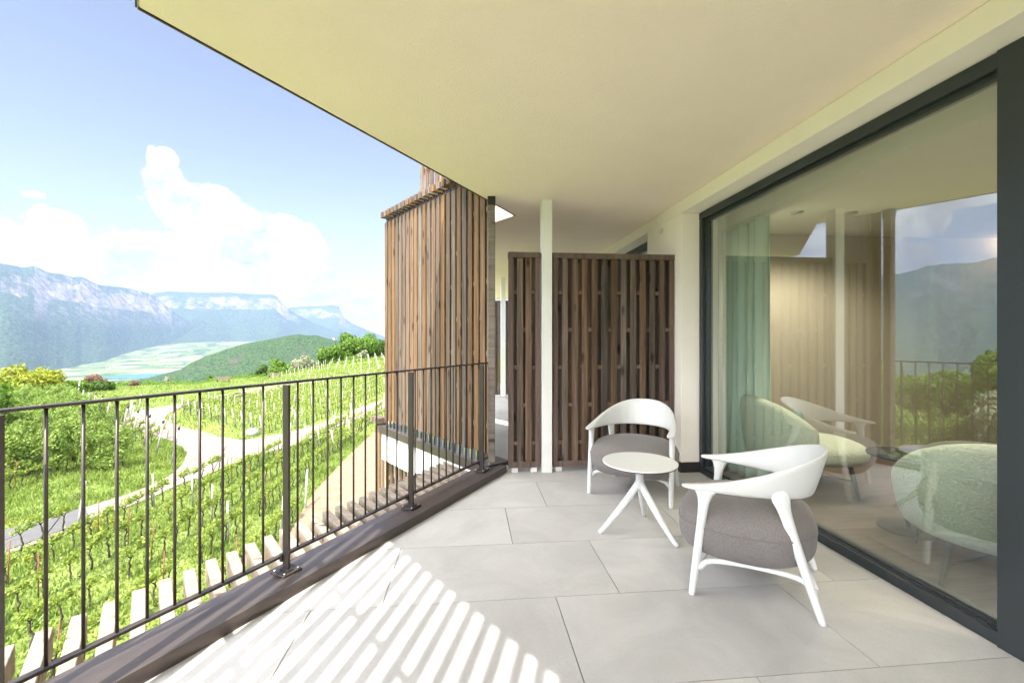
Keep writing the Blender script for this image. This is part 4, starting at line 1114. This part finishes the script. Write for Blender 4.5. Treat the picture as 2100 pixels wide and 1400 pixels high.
o = disc(.23,.50,.515); o.build('table_top', K['darkmetal'], t); disc(.17,.0,.012).build('base', K['darkmetal'], t); MB().tube([(0,0,.012),(0,0,.5)], .018, 12).build('stem', K['darkmetal'], t)
tag(t, 'dark round pedestal table between the green armchairs', 'table')

# ---------------------------------------------------------------- air, sky, sun, camera
hz = MB().box(-26000, 26000, -3000, 26000, -330, 1330).build('haze', bpy.data.materials.new('air'))
m = hz.data.materials[0]; m.use_nodes = True; nt = m.node_tree; nt.nodes.clear()
pv = nd(nt, 'ShaderNodeVolumePrincipled'); pv.inputs['Color'].default_value = (.30,.40,.66,1); pv.inputs['Density'].default_value = 6.2e-5; pv.inputs['Anisotropy'].default_value = 0.1
ou = nd(nt, 'ShaderNodeOutputMaterial'); nt.links.new(pv.outputs[0], ou.inputs['Volume'])
tag(hz, 'pale blue summer haze over the valley', 'haze', kind='stuff')

SUN_AZ, SUN_EL = 197.0, 59.0
w = bpy.data.worlds.new('World'); scene.world = w; w.use_nodes = True; nt = w.node_tree; nt.nodes.clear()
sky = nd(nt, 'ShaderNodeTexSky', sky_type='NISHITA'); sky.sun_disc = False; sky.sun_elevation = R(SUN_EL); sky.sun_rotation = R(SUN_AZ)
sky.altitude = 500; sky.air_density = .9; sky.dust_density = .5; sky.ozone_density = 1.0
tc = nd(nt, 'ShaderNodeTexCoord'); sp = nd(nt, 'ShaderNodeSeparateXYZ'); nt.links.new(tc.outputs['Generated'], sp.inputs[0])
def mth(op, a, b=None, c=None):
    n = nd(nt, 'ShaderNodeMath', operation=op)
    for i, v in enumerate((a, b, c)):
        if v is None: continue
        if isinstance(v, (int, float)): n.inputs[i].default_value = v
        else: nt.links.new(v, n.inputs[i])
    return n.outputs[0]
az = mth('ARCTAN2', sp.outputs[0], sp.outputs[1]); el = mth('ARCSINE', sp.outputs[2])
cv = nd(nt, 'ShaderNodeCombineXYZ'); nt.links.new(az, cv.inputs[0]); nt.links.new(el, cv.inputs[1])
n1 = noise(nt, cv.outputs[0], 9, 9, .66); n2 = noise(nt, cv.outputs[0], 30, 9, .7)
off = nd(nt, 'ShaderNodeVectorMath', operation='SUBTRACT'); off.inputs[1].default_value = (.5,.5,.5); nt.links.new(n1.outputs['Color'], off.inputs[0])
osc = nd(nt, 'ShaderNodeVectorMath', operation='SCALE'); osc.inputs['Scale'].default_value = .045; nt.links.new(off.outputs[0], osc.inputs[0])
off2 = nd(nt, 'ShaderNodeVectorMath', operation='SUBTRACT'); off2.inputs[1].default_value = (.5,.5,.5); nt.links.new(n2.outputs['Color'], off2.inputs[0])
osc2 = nd(nt, 'ShaderNodeVectorMath', operation='SCALE'); osc2.inputs['Scale'].default_value = .022; nt.links.new(off2.outputs[0], osc2.inputs[0])
wv = nd(nt, 'ShaderNodeVectorMath', operation='ADD'); nt.links.new(cv.outputs[0], wv.inputs[0]); nt.links.new(osc.outputs[0], wv.inputs[1])
wv2 = nd(nt, 'ShaderNodeVectorMath', operation='ADD'); nt.links.new(wv.outputs[0], wv2.inputs[0]); nt.links.new(osc2.outputs[0], wv2.inputs[1])
def ae(px, py):
    d = ray(px, py); return math.atan2(d[0], d[1]), math.atan2(d[2], math.hypot(d[0], d[1]))
# cumulus banks as puffs of the sky sphere: centre and half sizes in angles
puffs = [(330,325,34,26),(335,372,40,40),(365,405,52,40),(395,430,60,42),(440,430,55,48),(480,470,80,50),(530,478,60,40),(590,480,62,38),(625,515,44,42),
         (560,530,90,32),(470,525,110,34),(650,560,34,16),(600,562,70,16),(330,500,110,26),(250,520,70,30),(300,545,90,26),(290,575,70,26),(120,470,56,34),(100,520,100,36),(15,500,32,34),(40,560,90,34),(150,545,80,40),
         (65,405,26,8),(400,565,130,26),(470,592,100,16),(640,600,26,14),(735,635,40,24),(775,650,34,26),(700,640,26,12),(790,590,14,6),(460,590,240,18),(285,402,8,5)]
pa = [(*ae(x, y), max(abs(ae(x+hx, y)[0]-ae(x, y)[0]), .004), max(abs(ae(x, y-hy)[1]-ae(x, y)[1]), .004)) for x, y, hx, hy in puffs]
pa += [(R(-47.8),.190,.040,.026),(R(-46.4),.176,.026,.02),(R(-46.5),.125,.045,.030),(R(-51),.215,.05,.012),(R(-60),.17,.1,.04),(R(-70),.22,.12,.06),(R(-105),.45,.6,.42),(R(-160),.45,.5,.3),(R(60),.5,.5,.3),(R(130),.55,.5,.3),(R(-60),1.12,.7,.30),(R(-10),1.2,.6,.3)]  # the widest puffs are added out of view to light the shaded terrace
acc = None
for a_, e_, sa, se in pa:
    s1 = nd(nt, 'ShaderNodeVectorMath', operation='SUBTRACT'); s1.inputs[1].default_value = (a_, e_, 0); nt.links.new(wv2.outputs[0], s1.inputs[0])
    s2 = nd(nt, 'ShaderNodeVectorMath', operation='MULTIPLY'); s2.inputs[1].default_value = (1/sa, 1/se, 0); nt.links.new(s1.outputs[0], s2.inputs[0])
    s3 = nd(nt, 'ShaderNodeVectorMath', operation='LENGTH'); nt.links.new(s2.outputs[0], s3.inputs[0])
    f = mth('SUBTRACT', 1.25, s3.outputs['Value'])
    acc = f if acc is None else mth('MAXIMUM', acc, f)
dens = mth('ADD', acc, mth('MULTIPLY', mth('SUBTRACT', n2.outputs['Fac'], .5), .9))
al = nd(nt, 'ShaderNodeMapRange', interpolation_type='SMOOTHSTEP'); al.inputs[1].default_value = .06; al.inputs[2].default_value = .26; nt.links.new(dens, al.inputs[0])
shade = ramp(nt, n1.outputs['Fac'], [(.36, (.44,.47,.52)), (.48, (.68,.70,.73)), (.57, (1,1,1))])
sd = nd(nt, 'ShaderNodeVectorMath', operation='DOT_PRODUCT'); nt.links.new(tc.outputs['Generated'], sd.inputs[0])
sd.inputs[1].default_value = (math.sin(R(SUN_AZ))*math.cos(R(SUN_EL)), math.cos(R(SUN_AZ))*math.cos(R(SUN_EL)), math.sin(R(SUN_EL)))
cb = mth('MULTIPLY_ADD', mth('POWER', mth('MAXIMUM', sd.outputs['Value'], 0.0), 1.2), 46.0, 4.6)   # clouds towards the sun, out of view, boosted to fill the shaded terrace
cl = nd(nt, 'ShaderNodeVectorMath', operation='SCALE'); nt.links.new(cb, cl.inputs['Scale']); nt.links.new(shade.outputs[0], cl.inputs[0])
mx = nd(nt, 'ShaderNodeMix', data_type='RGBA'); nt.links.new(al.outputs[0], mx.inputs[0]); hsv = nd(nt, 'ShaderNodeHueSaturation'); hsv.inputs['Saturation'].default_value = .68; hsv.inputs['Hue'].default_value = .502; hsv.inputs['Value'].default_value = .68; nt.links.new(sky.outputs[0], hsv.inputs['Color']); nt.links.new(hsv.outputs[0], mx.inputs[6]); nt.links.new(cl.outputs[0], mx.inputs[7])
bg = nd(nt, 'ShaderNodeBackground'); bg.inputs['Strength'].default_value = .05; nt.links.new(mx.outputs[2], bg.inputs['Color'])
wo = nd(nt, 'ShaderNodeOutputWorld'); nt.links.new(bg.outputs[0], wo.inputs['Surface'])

sl = bpy.data.lights.new('sun', 'SUN'); sl.energy = 2.0; sl.angle = R(.53); sl.color = (1, .95, .86)
so = bpy.data.objects.new('sun', sl); C.objects.link(so)
d = Vector((-math.sin(R(SUN_AZ))*math.cos(R(SUN_EL)), -math.cos(R(SUN_AZ))*math.cos(R(SUN_EL)), -math.sin(R(SUN_EL))))
so.rotation_euler = d.to_track_quat('-Z', 'Y').to_euler()

cam = bpy.data.cameras.new('camera'); co = bpy.data.objects.new('camera', cam); C.objects.link(co)
co.location = (0, 0, H); co.rotation_euler = (R(90), 0, -YAW); cam.sensor_width = 36; cam.lens = 36*F/2100; cam.shift_y = -7/2100
cam.clip_start = .05; cam.clip_end = 60000; scene.camera = co
scene.view_settings.view_transform = 'Standard'; scene.view_settings.look = 'None'; scene.view_settings.exposure = 2.95; scene.view_settings.gamma = 1
scene.cycles.max_bounces = 10; scene.cycles.diffuse_bounces = 5; scene.cycles.transparent_max_bounces = 16
